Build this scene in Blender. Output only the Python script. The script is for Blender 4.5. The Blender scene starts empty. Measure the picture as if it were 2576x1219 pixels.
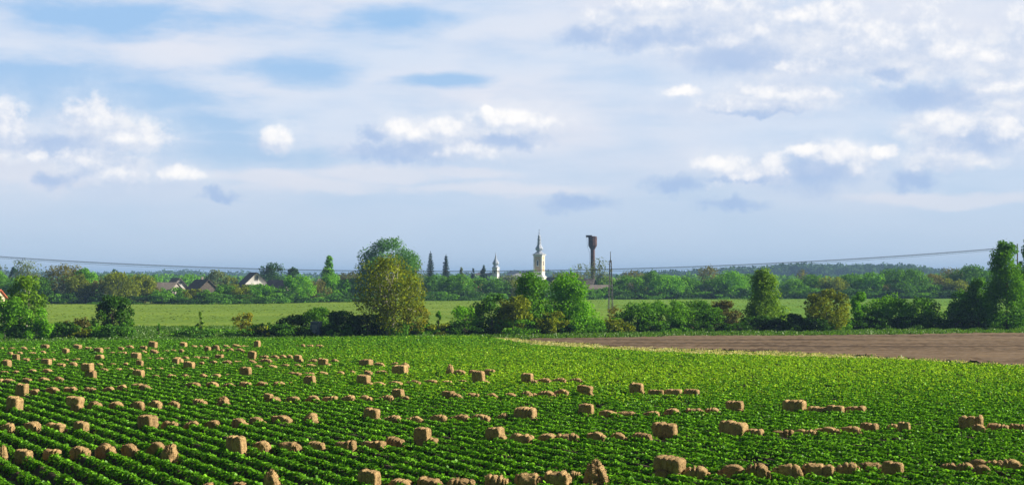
import bpy, math, random
import numpy as np
from mathutils import Vector
R = math.radians
C = bpy.context.scene.collection
S = bpy.context.scene

# ------------------------------------------------------------------ camera
F = 3539.0                      # focal length in units of a 2576 x 1219 picture
HOR = 697.0
PITCH = math.atan((HOR - 609.5) / F)
CAM_Z = 7.0
cd = bpy.data.cameras.new('camera'); cam = bpy.data.objects.new('camera', cd); C.objects.link(cam)
cam.location = (0, 0, CAM_Z); cam.rotation_euler = (math.pi / 2 + PITCH, 0, 0)
cd.sensor_width = 36; cd.lens = 36 * F / 2576; cd.clip_start = 0.5; cd.clip_end = 30000
S.camera = cam
S.render.resolution_x = 1024; S.render.resolution_y = 484
S.view_settings.view_transform = 'Standard'; S.view_settings.look = 'None'
S.view_settings.gamma = 1; S.view_settings.exposure = 0.90
S.cycles.volume_bounces = 0; S.cycles.max_bounces = 6; S.cycles.diffuse_bounces = 3
S.cycles.transmission_bounces = 4; S.cycles.transparent_max_bounces = 8

SUN_AZ, SUN_EL = 86.0, 28.0      # azimuth from +Y (view direction) towards +X
cp, sp = math.cos(PITCH), math.sin(PITCH)

def ray(px, py):
    xc = (px - 1288.0) / F; yc = (609.5 - py) / F
    return np.array([xc, cp - sp * yc, sp + cp * yc])
HB = ([-20000, 0, 150, 168, 185, 60000], [2.2, 2.2, 0.208, 0.05, 0.0, 0.0])
def hgt(y): return np.interp(y, HB[0], HB[1])
def at(px, py, Y):
    d = ray(px, py); t = Y / d[1]
    return Vector((d[0] * t, Y, CAM_Z + d[2] * t))
def ground_at(px, py, dz=0.0):
    d = ray(px, py); lo, hi = 5.0, 20000.0
    for _ in range(60):
        m = (lo + hi) / 2; t = m / d[1]
        if CAM_Z + d[2] * t > hgt(m) + dz: lo = m
        else: hi = m
    return at(px, py, lo)
def project(x, y, z):
    zz = z - CAM_Z
    w = y * cp + zz * sp; v = -y * sp + zz * cp
    return 1288.0 + F * x / w, 609.5 - F * v / w

# ------------------------------------------------------------------ node helpers
class NT:
    def __init__(s, tree): s.t = tree; s.n = tree.nodes; s.l = tree.links
    def node(s, kind, **kw):
        n = s.n.new(kind)
        for k, v in kw.items(): setattr(n, k, v)
        return n
    def put(s, sock, v):
        if v is None: return
        if hasattr(v, 'is_output') or isinstance(v, bpy.types.NodeSocket): s.l.new(v, sock)
        else: sock.default_value = v
    def math(s, op, a, b=None, c=None, clamp=False):
        n = s.node('ShaderNodeMath', operation=op, use_clamp=clamp)
        s.put(n.inputs[0], a); s.put(n.inputs[1], b); s.put(n.inputs[2], c)
        return n.outputs[0]
    def vmath(s, op, a, b=None):
        n = s.node('ShaderNodeVectorMath', operation=op)
        s.put(n.inputs[0], a); s.put(n.inputs[1], b)
        return n.outputs['Value'] if op in ('LENGTH', 'DOT_PRODUCT') else n.outputs[0]
    def noise(s, vec, scale, detail=4, rough=0.55, dist=0.0, color=False):
        n = s.node('ShaderNodeTexNoise'); s.put(n.inputs['Vector'], vec)
        n.inputs['Scale'].default_value = scale; n.inputs['Detail'].default_value = detail
        n.inputs['Roughness'].default_value = rough; n.inputs['Distortion'].default_value = dist
        return n.outputs['Color' if color else 'Fac']
    def ramp(s, v, a, b, lo=0.0, hi=1.0, smooth=True):
        n = s.node('ShaderNodeMapRange'); n.interpolation_type = 'SMOOTHSTEP' if smooth else 'LINEAR'
        n.clamp = True
        s.put(n.inputs[0], v); s.put(n.inputs[1], a); s.put(n.inputs[2], b); s.put(n.inputs[3], lo); s.put(n.inputs[4], hi)
        return n.outputs[0]
    def mix(s, f, a, b, mode='MIX'):
        n = s.node('ShaderNodeMix', data_type='RGBA', blend_type=mode)
        s.put(n.inputs[0], f); s.put(n.inputs[6], a); s.put(n.inputs[7], b)
        return n.outputs[2]
def c4(c): return (c[0], c[1], c[2], 1.0)

# ------------------------------------------------------------------ sky
world = bpy.data.worlds.new('World'); S.world = world; world.use_nodes = True
wt = NT(world.node_tree); wt.n.clear()
K = F / 100.0
def skyc(px, py):
    d = ray(px, py); d = d / np.linalg.norm(d)
    return math.atan2(d[0], d[1]) * K, math.asin(d[2]) * K
gen = wt.node('ShaderNodeTexCoord').outputs['Generated']
sep = wt.node('ShaderNodeSeparateXYZ'); wt.put(sep.inputs[0], gen)
az = wt.math('MULTIPLY', wt.math('ARCTAN2', sep.outputs[0], sep.outputs[1]), K)
el = wt.math('MULTIPLY', wt.math('ARCSINE', sep.outputs[2]), K)
comb = wt.node('ShaderNodeCombineXYZ'); wt.put(comb.inputs[0], az); wt.put(comb.inputs[1], el)
P = comb.outputs[0]

def ellipse_field(t, vec, items, grow=1.0):
    """largest of (1 - distance from the centre in radii) * weight over all items"""
    out = None
    for (px, py, rx, ry) in items:
        cx, cy = skyc(px, py)
        a = t.vmath('SUBTRACT', vec, (cx, cy, 0))
        a = t.vmath('MULTIPLY', a, (100.0 / (rx * grow), 100.0 / (ry * grow), 0))
        v = t.math('SUBTRACT', 1.0, t.vmath('LENGTH', a))
        out = v if out is None else t.math('SMOOTH_MAX', out, v, 0.15)
    return out

CUMULUS = [(1496, 41, 26, 15), (1600, 5, 60, 30), (1815, 25, 110, 55), (1720, 12, 75, 28), (1905, 77, 85, 36), (1860, 100, 85, 20), (1996, 41, 50, 20),
           (2078, 38, 50, 24), (2128, 82, 45, 50), (2133, 118, 80, 40), (2064, 164, 90, 20), (2246, 112, 95, 42), (2333, 84, 40, 50), (2370, 142, 62, 36),
           (2569, 88, 32, 42), (2510, 145, 70, 20), (2519, 215, 65, 16), (1974, 232, 95, 22), (1719, 232, 30, 10), (1930, 262, 110, 16),
           (2378, 318, 44, 24), (2360, 378, 44, 18), (2520, 330, 36, 30), (1815, 418, 40, 16), (1883, 437, 50, 10), (1946, 424, 25, 24),
           (2042, 380, 40, 11), (2110, 393, 42, 20), (2155, 414, 24, 16), (2224, 388, 26, 12),
           (2, 322, 46, 38), (235, 306, 50, 38), (318, 350, 64, 26), (218, 404, 52, 26), (292, 434, 58, 26), (101, 393, 18, 12), (694, 350, 26, 19),
           (1000, 325, 26, 18), (1053, 336, 34, 14), (1125, 328, 42, 20), (1222, 281, 13, 9), (1285, 307, 76, 19), (1162, 372, 60, 20), (440, 440, 40, 14)]
SHADES = [(1483, 91, 62, 22), (1625, 98, 95, 24), (1725, 85, 60, 26), (1873, 142, 135, 38), (2242, 186, 42, 15), (2345, 250, 130, 27), (2473, 345, 90, 34),
          (2042, 427, 95, 46), (2296, 456, 55, 22), (1883, 452, 95, 9), (1687, 468, 58, 18), (1450, 509, 75, 20), (1837, 511, 60, 15), (1905, 282, 95, 8),
          (939, 340, 38, 20), (1010, 384, 120, 20), (1255, 356, 95, 16), (150, 362, 90, 22), (551, 491, 42, 13), (136, 447, 50, 18)]
HOLES = [(330, 30, 330, 42), (180, 28, 180, 30), (980, 45, 170, 28), (90, 180, 330, 55), (330, 240, 260, 50), (480, 300, 240, 42),
         (780, 172, 150, 36), (600, 390, 240, 38), (0, 240, 220, 50), (1100, 200, 120, 26), (600, 345, 140, 30)]
grp = bpy.data.node_groups.new('cumulus_density', 'ShaderNodeTree')
grp.interface.new_socket('Vector', in_out='INPUT', socket_type='NodeSocketVector')
grp.interface.new_socket('Density', in_out='OUTPUT', socket_type='NodeSocketFloat')
g = NT(grp); gi = g.node('NodeGroupInput'); go = g.node('NodeGroupOutput')
gv = gi.outputs[0]
wa = g.vmath('SUBTRACT', g.noise(gv, 1.1, 5, 0.62, color=True), (0.5, 0.5, 0.5))
wv = g.vmath('ADD', gv, g.vmath('MULTIPLY', wa, (0.55, 0.45, 0)))
fld = ellipse_field(g, wv, CUMULUS, 1.95)
sv = g.vmath('MULTIPLY', gv, (1.0, 1.45, 1.0))
bil = g.math('SUBTRACT', g.noise(sv, 1.6, 8, 0.58), 0.5)
dens = g.math('ADD', fld, g.math('MULTIPLY', bil, 0.80))
dens = g.math('ADD', dens, 0.10)
# generic cumulus for the part of the sky outside the picture
seg = g.node('ShaderNodeSeparateXYZ'); g.put(seg.inputs[0], gv)
outside = g.math('MAXIMUM', g.math('SUBTRACT', g.math('ABSOLUTE', seg.outputs[0]), 14.5), g.math('SUBTRACT', seg.outputs[1], 8.5))
gd = g.math('SUBTRACT', g.math('MULTIPLY', g.noise(sv, 0.16, 8, 0.55), 3.0), 1.75)
dens = g.math('MAXIMUM', dens, g.math('SUBTRACT', gd, g.ramp(outside, 0.0, 2.0, 2.0, 0.0)))
g.put(go.inputs[0], dens)
def gcall(v):
    n = wt.node('ShaderNodeGroup'); n.node_tree = grp; wt.put(n.inputs[0], v); return n.outputs[0]
d0 = gcall(P)
d1 = gcall(wt.vmath('ADD', P, (0.16, 0.36, 0)))
bl = wt.noise(P, 3.2, 6, 0.62)
lit = wt.ramp(wt.math('ADD', wt.math('SUBTRACT', d0, d1), wt.math('MULTIPLY', wt.math('SUBTRACT', bl, 0.5), 1.9)), -0.75, 1.45)
cmask = wt.math('MAXIMUM', wt.ramp(d0, -0.12, wt.ramp(lit, 0.10, 0.7, 1.15, 0.55)), wt.ramp(d0, -0.9, 0.5, 0.0, 0.30))

sky = wt.node('ShaderNodeTexSky', sky_type='NISHITA'); sky.sun_disc = False
sky.sun_elevation = R(SUN_EL); sky.sun_rotation = R(SUN_AZ); sky.air_density = 1.0; sky.dust_density = 0.6; sky.ozone_density = 2.0; sky.altitude = 100
base = wt.mix(1.0, sky.outputs[0], (0.072, 0.072, 0.072, 1), 'MULTIPLY')
# clear air of this place: soft blue, slightly paler lower down
clear = wt.mix(wt.ramp(el, 0.0, 7.0), c4((0.53, 0.67, 0.86)), c4((0.33, 0.57, 0.90)))
base = wt.mix(0.85, base, clear)
# overhead and behind the camera the sky is clear and deeper blue
rest = wt.math('MAXIMUM', wt.ramp(el, 9.5, 22.0), wt.ramp(wt.math('ABSOLUTE', az), 16.0, 45.0))
# thin high sheet with openings
st = wt.vmath('MULTIPLY', P, (0.33, 1.0, 1.0))
wsh = wt.vmath('SUBTRACT', wt.noise(st, 0.55, 4, 0.5, color=True), (0.5, 0.5, 0.5))
hp = wt.vmath('ADD', P, wt.vmath('MULTIPLY', wsh, (3.2, 1.1, 0)))
hole = ellipse_field(wt, hp, HOLES)
sheetn = wt.noise(st, 0.75, 6, 0.52)
sheetn2 = wt.noise(wt.vmath('MULTIPLY', P, (0.22, 1.3, 1.0)), 1.9, 4, 0.5)
sheet = wt.ramp(wt.math('ADD', wt.math('MULTIPLY', sheetn, 0.8), wt.math('MULTIPLY', sheetn2, 0.35)), 0.34, 0.66, 0.50, 0.98)
hole = wt.math('ADD', hole, wt.math('MULTIPLY', wt.math('SUBTRACT', wt.noise(wt.vmath('MULTIPLY', P, (0.38, 1.25, 1.0)), 1.15, 8, 0.62), 0.5), 1.9))
sheet = wt.math('MULTIPLY', sheet, wt.ramp(hole, -0.55, 0.65, 1.0, 0.08))
sheet = wt.math('MULTIPLY', sheet, wt.ramp(el, 0.2, 4.2, 0.12, 1.0))
scol = wt.mix(wt.ramp(wt.noise(st, 0.4, 2, 0.5), 0.35, 0.65), c4((0.66, 0.74, 0.87)), c4((0.76, 0.78, 0.86)))
col = wt.mix(sheet, base, scol)
# low soft banks
BANKS = [(960, 440, 240, 34), (800, 475, 260, 26), (620, 455, 140, 22), (1250, 480, 300, 26), (40, 440, 180, 60), (2350, 500, 300, 22), (1150, 430, 200, 20)]
bank = wt.math('ADD', ellipse_field(wt, hp, BANKS), wt.math('MULTIPLY', wt.math('SUBTRACT', wt.noise(wt.vmath('MULTIPLY', P, (0.6, 1.5, 1)), 1.3, 6, 0.6), 0.5), 1.5))
col = wt.mix(wt.ramp(bank, -0.15, 0.6, 0.0, 0.5), col, c4((0.82, 0.80, 0.84)))
# pale bodies that join the bright heads
BODY = [(1760, 60, 300, 90), (2070, 115, 230, 95), (2300, 145, 230, 95), (2510, 150, 150, 90), (1140, 348, 250, 60), (275, 335, 160, 70), (255, 422, 160, 52), (10, 350, 100, 70),
        (1960, 252, 180, 44), (1890, 432, 130, 34), (2105, 405, 110, 46), (2420, 330, 170, 70), (2380, 400, 150, 40), (694, 355, 60, 34), (2480, 240, 160, 50), (1540, 60, 110, 50)]
bw = wt.vmath('ADD', P, wt.vmath('MULTIPLY', wt.vmath('SUBTRACT', wt.noise(P, 0.9, 6, 0.6, color=True), (0.5, 0.5, 0.5)), (1.5, 0.9, 0)))
bod = wt.math('ADD', ellipse_field(wt, bw, BODY), wt.math('MULTIPLY', wt.math('SUBTRACT', wt.noise(P, 1.7, 7, 0.6), 0.5), 1.1))
bcol = wt.mix(wt.ramp(wt.noise(wt.vmath('MULTIPLY', P, (0.8, 1.4, 1)), 1.2, 6, 0.6), 0.38, 0.62), c4((0.64, 0.71, 0.84)), c4((0.93, 0.92, 0.92)))
col = wt.mix(wt.ramp(bod, -0.05, 0.60, 0.0, 0.90), col, bcol)
# blue-grey undersides and shaded banks
shw = wt.vmath('ADD', P, wt.vmath('MULTIPLY', wt.vmath('SUBTRACT', wt.noise(P, 1.5, 7, 0.62, color=True), (0.5, 0.5, 0.5)), (1.5, 0.8, 0)))
col = wt.mix(wt.ramp(ellipse_field(wt, shw, SHADES), -0.75, 0.60, 0.0, 0.74), col, c4((0.36, 0.50, 0.76)))
# cumulus
ccol = wt.mix(lit, c4((0.50, 0.60, 0.79)), c4((1.03, 1.00, 0.97)))
col = wt.mix(wt.math('MULTIPLY', cmask, 0.94), col, ccol)
deep = wt.mix(wt.math('MULTIPLY', cmask, 0.5), wt.mix(1.0, sky.outputs[0], (0.022, 0.022, 0.022, 1), 'MULTIPLY'), c4((0.40, 0.41, 0.43)))
col = wt.mix(rest, col, deep)
# below the horizon: plain dull green-grey (never seen, the ground covers it)
bg = wt.node('ShaderNodeBackground'); wt.put(bg.inputs[0], col); bg.inputs[1].default_value = 0.575
wo = wt.node('ShaderNodeOutputWorld'); wt.put(wo.inputs[0], bg.outputs[0])
world.cycles.sampling_method = 'MANUAL'; world.cycles.sample_map_resolution = 512

sd = bpy.data.lights.new('sun', 'SUN'); sd.energy = 5.0; sd.angle = R(0.5); sd.color = (1.0, 0.90, 0.74)
sun = bpy.data.objects.new('sun', sd); C.objects.link(sun)
tosun = Vector((math.sin(R(SUN_AZ)) * math.cos(R(SUN_EL)), math.cos(R(SUN_AZ)) * math.cos(R(SUN_EL)), math.sin(R(SUN_EL))))
sun.rotation_euler = tosun.to_track_quat('Z', 'Y').to_euler(); sun.location = tosun * 200

# ------------------------------------------------------------------ materials
def mat(name):
    m = bpy.data.materials.new(name); m.use_nodes = True; t = NT(m.node_tree); t.n.clear()
    return m, t
def finish(t, bsdf):
    o = t.node('ShaderNodeOutputMaterial'); t.put(o.inputs[0], bsdf)
def simple(name, a, b, scale=3.0, rough=0.85, bump=0.0, metal=0.0, detail=5, squash=(1, 1, 1), lo=0.35, hi=0.65, spec=0.3):
    m, t = mat(name)
    co = t.vmath('MULTIPLY', t.node('ShaderNodeTexCoord').outputs['Object'], squash)
    n = t.noise(co, scale, detail, 0.6)
    col = t.mix(t.ramp(n, lo, hi), c4(a), c4(b))
    p = t.node('ShaderNodeBsdfPrincipled'); t.put(p.inputs['Base Color'], col)
    p.inputs['Roughness'].default_value = rough; p.inputs['Metallic'].default_value = metal
    p.inputs['Specular IOR Level'].default_value = spec
    if bump:
        bn = t.node('ShaderNodeBump'); bn.inputs['Strength'].default_value = 1.0; bn.inputs['Distance'].default_value = bump
        t.put(bn.inputs['Height'], t.noise(co, scale * 3, 6, 0.65)); t.put(p.inputs['Normal'], bn.outputs[0])
    finish(t, p.outputs[0]); return m
def leafmat(name, a, b, trans=0.35, gloss=0.006):
    m, t = mat(name)
    at_ = t.node('ShaderNodeAttribute'); at_.attribute_name = 'tint'
    col = t.mix(at_.outputs['Fac'], c4(a), c4(b))
    d = t.node('ShaderNodeBsdfDiffuse'); t.put(d.inputs[0], col)
    tr = t.node('ShaderNodeBsdfTranslucent'); t.put(tr.inputs[0], t.mix(0.5, col, t.mix(1.0, col, c4((1.5, 1.35, 0.5)), 'MULTIPLY')))
    mx = t.node('ShaderNodeMixShader'); mx.inputs[0].default_value = trans
    t.put(mx.inputs[1], d.outputs[0]); t.put(mx.inputs[2], tr.outputs[0])
    gl = t.node('ShaderNodeBsdfGlossy'); gl.inputs['Roughness'].default_value = 0.45
    m2 = t.node('ShaderNodeMixShader'); m2.inputs[0].default_value = gloss
    t.put(m2.inputs[1], mx.outputs[0]); t.put(m2.inputs[2], gl.outputs[0])
    finish(t, m2.outputs[0]); return m

LM = {
 'bright': leafmat('leaf_bright', (0.073, 0.244, 0.011), (0.218, 0.531, 0.016)),
 'mid':    leafmat('leaf_mid', (0.053, 0.185, 0.014), (0.172, 0.415, 0.019)),
 'dark':   leafmat('leaf_dark', (0.037, 0.129, 0.016), (0.140, 0.354, 0.022)),
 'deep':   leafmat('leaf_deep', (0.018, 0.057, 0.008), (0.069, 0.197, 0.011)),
 'olive':  leafmat('leaf_olive', (0.090, 0.125, 0.008), (0.290, 0.370, 0.014)),
 'gold':   leafmat('leaf_gold', (0.150, 0.170, 0.012), (0.370, 0.370, 0.026)),
 'brown':  leafmat('leaf_brown', (0.105, 0.110, 0.025), (0.230, 0.235, 0.045)),
 'rust':   leafmat('leaf_rust', (0.085, 0.088, 0.022), (0.175, 0.175, 0.035)),
 'willow': leafmat('leaf_willow', (0.091, 0.218, 0.018), (0.247, 0.435, 0.030)),
 'blue':   leafmat('leaf_spruce', (0.023, 0.054, 0.034), (0.058, 0.115, 0.060), 0.15),
 'grey':   leafmat('leaf_greygreen', (0.091, 0.141, 0.050), (0.208, 0.275, 0.090)),
 'far':    leafmat('leaf_far', (0.026, 0.077, 0.018), (0.078, 0.166, 0.026), 0.2, 0.0),
}
BARK = simple('bark', (0.10, 0.08, 0.06), (0.20, 0.17, 0.13), 2.0, 0.9, 0.02)
BARK_PALE = simple('bark_pale', (0.30, 0.28, 0.23), (0.55, 0.52, 0.44), 1.2, 0.8, 0.01)
CROP = leafmat('crop_leaf', (0.032, 0.140, 0.006), (0.260, 0.640, 0.030), 0.32, 0.012)
CROPY = leafmat('crop_leaf_young', (0.190, 0.420, 0.010), (0.480, 0.760, 0.040), 0.38, 0.01)
GRASS = leafmat('verge_grass_blade', (0.050, 0.150, 0.010), (0.120, 0.260, 0.020), 0.40, 0.03)
MTUFT = leafmat('meadow_tuft', (0.120, 0.200, 0.020), (0.230, 0.330, 0.040), 0.35, 0.0)
DRY = leafmat('dry_grass_blade', (0.360, 0.390, 0.120), (0.680, 0.670, 0.320), 0.35, 0.02)
SOIL = simple('soil', (0.022, 0.016, 0.011), (0.065, 0.045, 0.030), 1.6, 0.95, 0.03)

def straw_mat(name, a, b, c):
    m, t = mat(name)
    co = t.node('ShaderNodeTexCoord').outputs['Object']
    oi = t.node('ShaderNodeObjectInfo').outputs['Random']
    n1 = t.noise(co, 3.0, 5, 0.6); n2 = t.noise(t.vmath('MULTIPLY', co, (1.0, 1.0, 0.35)), 38.0, 3, 0.7)
    col = t.mix(t.ramp(n1, 0.35, 0.65), c4(a), c4(b))
    col = t.mix(t.ramp(n2, 0.42, 0.66, 0.0, 0.75), col, c4(c))
    col = t.mix(t.ramp(oi, 0, 1, 0.0, 0.35), col, c4((0.16, 0.095, 0.050)))
    p = t.node('ShaderNodeBsdfPrincipled'); t.put(p.inputs['Base Color'], col); p.inputs['Roughness'].default_value = 0.85
    p.inputs['Specular IOR Level'].default_value = 0.15
    bn = t.node('ShaderNodeBump'); bn.inputs['Distance'].default_value = 0.03
    t.put(bn.inputs['Height'], n2); t.put(p.inputs['Normal'], bn.outputs[0])
    finish(t, p.outputs[0]); return m
STRAW = straw_mat('straw', (0.28, 0.175, 0.078), (0.48, 0.325, 0.145), (0.78, 0.58, 0.290))

# ------------------------------------------------------------------ mesh helpers
def mesh_np(name, v, f, m, parent=None, tint=None, link=True, smooth=False):
    """v (n,3) array, f (m,k) index array with equal k -> one mesh object"""
    v = np.asarray(v, dtype=np.float32); f = np.asarray(f, dtype=np.int32)
    me = bpy.data.meshes.new(name); k = f.shape[1]
    me.vertices.add(len(v)); me.vertices.foreach_set('co', v.ravel())
    me.loops.add(f.size); me.loops.foreach_set('vertex_index', f.ravel())
    me.polygons.add(len(f)); me.polygons.foreach_set('loop_start', np.arange(0, f.size, k, dtype=np.int32))
    me.polygons.foreach_set('loop_total', np.full(len(f), k, dtype=np.int32))
    if smooth: me.polygons.foreach_set('use_smooth', np.ones(len(f), dtype=bool))
    me.materials.append(m)
    if tint is not None:
        a = me.attributes.new('tint', 'FLOAT', 'FACE'); a.data.foreach_set('value', np.asarray(tint, dtype=np.float32))
    me.update(calc_edges=True)
    if not link: return me
    o = bpy.data.objects.new(name, me); C.objects.link(o)
    if parent: o.parent = parent
    return o
def tag(o, label=None, cat=None, group=None, kind=None):
    if label: o['label'] = label
    if cat: o['category'] = cat
    if group: o['group'] = group
    if kind: o['kind'] = kind
    return o
def empty(name, loc, rz=0.0):
    o = bpy.data.objects.new(name, None); C.objects.link(o); o.location = loc; o.rotation_euler = (0, 0, rz)
    o.empty_display_size = 0.5
    return o
class MB:
    """collects polygons of any size, builds one mesh object"""
    def __init__(s): s.v = []; s.f = []
    def add(s, vs, fs):
        b = len(s.v); s.v += [tuple(p) for p in vs]; s.f += [tuple(i + b for i in q) for q in fs]
    def box(s, x0, x1, y0, y1, z0, z1):
        s.add([(x0,y0,z0),(x1,y0,z0),(x1,y1,z0),(x0,y1,z0),(x0,y0,z1),(x1,y0,z1),(x1,y1,z1),(x0,y1,z1)],
              [(0,3,2,1),(4,5,6,7),(0,1,5,4),(1,2,6,5),(2,3,7,6),(3,0,4,7)])
    def tube(s, pts, rad, n=8, cap=True):
        rings = []
        for i, p in enumerate(pts):
            p = Vector(p); a = Vector(pts[max(i-1, 0)]); b = Vector(pts[min(i+1, len(pts)-1)])
            d = (b - a).normalized(); u = d.orthogonal().normalized(); w = d.cross(u)
            r = rad[i] if hasattr(rad, '__len__') else rad
            rings.append([p + (u * math.cos(2*math.pi*k/n) + w * math.sin(2*math.pi*k/n)) * r for k in range(n)])
        # keep the frames aligned
        vs = rings[0][:]
        for i in range(1, len(rings)):
            prev = vs[-n:]; best = min(range(n), key=lambda q: sum((rings[i][(k+q) % n] - prev[k]).length for k in range(n)))
            vs += [rings[i][(k + best) % n] for k in range(n)]
        fs = [(i*n+k, i*n+(k+1) % n, (i+1)*n+(k+1) % n, (i+1)*n+k) for i in range(len(pts)-1) for k in range(n)]
        if cap: fs += [tuple(range(n))[::-1], tuple(range((len(pts)-1)*n, len(pts)*n))]
        s.add(vs, fs)
    def lathe(s, prof, n=16, c=(0, 0), rot=0.0):
        vs = [(c[0] + r*math.cos(2*math.pi*k/n+rot), c[1] + r*math.sin(2*math.pi*k/n+rot), z) for r, z in prof for k in range(n)]
        fs = [(i*n+k, i*n+(k+1) % n, (i+1)*n+(k+1) % n, (i+1)*n+k) for i in range(len(prof)-1) for k in range(n)]
        fs += [tuple(range(n))[::-1], tuple(range((len(prof)-1)*n, len(prof)*n))]
        s.add(vs, fs)
    def build(s, name, m, parent=None, smooth=False):
        me = bpy.data.meshes.new(name); me.from_pydata(s.v, [], s.f); me.materials.append(m)
        if smooth:
            for p in me.polygons: p.use_smooth = True
        o = bpy.data.objects.new(name, me); C.objects.link(o)
        if parent: o.parent = parent
        return o

def leaf_quads(rng, pos, nrm, size, aspect=1.0, droop=None):
    """one bent-less quad per point, facing nrm with a random spin"""
    n = len(pos)
    nrm = nrm / (np.linalg.norm(nrm, axis=1, keepdims=True) + 1e-9)
    t = rng.normal(size=(n, 3)); t -= nrm * (t * nrm).sum(1, keepdims=True)
    if droop is not None: t = t * (1 - droop) + np.array([0, 0, -1.0]) * droop; t -= nrm * (t * nrm).sum(1, keepdims=True)
    t /= np.linalg.norm(t, axis=1, keepdims=True) + 1e-9
    b = np.cross(nrm, t); s = np.asarray(size).reshape(-1, 1) * 0.5
    t = t * s * aspect; b = b * s
    v = np.stack([pos - t, pos + b * 0.9 - t * 0.1, pos + t, pos - b * 0.9 + t * 0.05], axis=1).reshape(-1, 3)
    f = np.arange(n * 4).reshape(-1, 4)
    return v, f

# ------------------------------------------------------------------ ground sheets
def sheet(name, poly_x, ys, z_off, m, kind='structure'):
    """grid sheet: poly_x(y) -> (x0,x1); follows the terrain profile"""
    v = []; f = []
    for y in ys:
        x0, x1 = poly_x(y)
        z = float(hgt(y)) + z_off; v += [(x0, y, z), (x1, y, z)]
    for i in range(len(ys) - 1): f.append((2*i, 2*i+1, 2*i+3, 2*i+2))
    mb = MB(); mb.add(v, f); o = mb.build(name, m); o['kind'] = kind
    return o
m, t = mat('ground_grass')
co = t.node('ShaderNodeTexCoord').outputs['Object']
n1 = t.noise(co, 0.012, 5, 0.6); n2 = t.noise(t.vmath('MULTIPLY', co, (0.3, 1, 1)), 0.25, 5, 0.65)
col = t.mix(t.ramp(n1, 0.4, 0.6), c4((0.060, 0.130, 0.018)), c4((0.100, 0.150, 0.030)))
col = t.mix(t.ramp(n2, 0.4, 0.65), col, c4((0.050, 0.100, 0.015)))
p = t.node('ShaderNodeBsdfPrincipled'); t.put(p.inputs['Base Color'], col); p.inputs['Roughness'].default_value = 0.9; p.inputs['Specular IOR Level'].default_value = 0.1
finish(t, p.outputs[0]); GROUND = m
gy = [-400, 0, 150, 168, 185, 400, 1000, 3000, 9000]
sheet('ground', lambda y: (-6000, 6000), gy, 0.0, GROUND)

m, t = mat('meadow_grass')
co = t.node('ShaderNodeTexCoord').outputs['Object']
cx = t.node('ShaderNodeSeparateXYZ'); t.put(cx.inputs[0], co)
n1 = t.noise(t.vmath('MULTIPLY', co, (0.35, 1, 1)), 0.035, 6, 0.65); n2 = t.noise(t.vmath('MULTIPLY', co, (0.5, 1.0, 1)), 0.9, 5, 0.7)
left = t.mix(t.ramp(n1, 0.38, 0.62), c4((0.135, 0.245, 0.018)), c4((0.200, 0.310, 0.030)))
right = t.mix(t.ramp(n1, 0.38, 0.62), c4((0.100, 0.245, 0.017)), c4((0.170, 0.330, 0.030)))
col = t.mix(t.ramp(cx.outputs[0], -20, 60), left, right)
col = t.mix(t.ramp(n2, 0.40, 0.66, 0.0, 0.55), col, c4((0.060, 0.125, 0.010)))
n3 = t.noise(t.vmath('MULTIPLY', co, (0.12, 1.0, 1)), 0.16, 6, 0.7)
col = t.mix(t.ramp(n3, 0.50, 0.70, 0.0, 0.5), col, c4((0.200, 0.230, 0.045)))
p = t.node('ShaderNodeBsdfPrincipled'); t.put(p.inputs['Base Color'], col); p.inputs['Roughness'].default_value = 0.9; p.inputs['Specular IOR Level'].default_value = 0.1
bn = t.node('ShaderNodeBump'); bn.inputs['Distance'].default_value = 0.25; t.put(bn.inputs['Height'], n2); t.put(p.inputs['Normal'], bn.outputs[0])
finish(t, p.outputs[0]); MEADOW = m
sheet('meadow', lambda y: (-260, 300), [180, 185, 250, 480], 0.03, MEADOW)

# crop field --------------------------------------------------------------
EDGE = ([-900, 0, 300, 650, 1000, 1215, 1338, 1461, 1576, 1720, 1789, 2233, 2576, 3400], [872, 866, 861, 857, 850, 850, 872, 880, 888, 895, 898, 911, 931, 980])
# the rows fan out slightly: they follow dx/dy = -(0.519 - 0.0045 x)
RX, RB, RS = 115.3, 0.0045, 0.72
RIDGE = 0.25
def ridge(p): return RIDGE * np.exp(-(np.abs(p) / 0.235) ** 2.6)
def rowq(x, y): return (x - RX) * np.exp(-RB * y) / RS + 0.10 * np.sin(y * 0.11 + x * 0.05)
def rowstep(y): return RS * np.exp(RB * y)
def rowphase(x, y):
    q = rowq(x, y); return q - np.round(q)
def in_field(x, y, pad=0.0):
    u, v = project(x, y, hgt(y))
    return v > np.interp(u, *EDGE) + pad
Y0, Y1 = 27.0, 176.0
q0 = (-0.40 * Y1 - 12 - RX) * math.exp(-RB * Y0) / RS; q1 = (0.40 * Y1 + 12 - RX) * math.exp(-RB * Y1) / RS
gx = np.arange(int(q0) * 10, int(q1) * 10 + 1) / 10.0
gyy = np.concatenate([np.arange(Y0, 90, 0.8), np.arange(90, Y1, 1.6)])
XX, YY = np.meshgrid(gx, gyy)
XW = XX * rowstep(YY) + RX
ph = rowphase(XW, YY)
ZZ = hgt(YY) + 0.03 + ridge(ph) + 0.02 * np.sin(XW * 9 + YY * 7) * np.sin(YY * 4)
V = np.stack([XW, YY, ZZ], -1).reshape(-1, 3)
nx = len(gx); idx = np.arange(V.shape[0]).reshape(len(gyy), nx)
FQ = np.stack([idx[:-1, :-1], idx[:-1, 1:], idx[1:, 1:], idx[1:, :-1]], -1).reshape(-1, 4)
cxy = V[FQ].mean(1)
keep = (np.abs(cxy[:, 0]) < 0.40 * cxy[:, 1] + 10) & in_field(cxy[:, 0], cxy[:, 1], 1.0)
FQ = FQ[keep]; used = np.unique(FQ); remap = -np.ones(len(V), int); remap[used] = np.arange(len(used))
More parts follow.
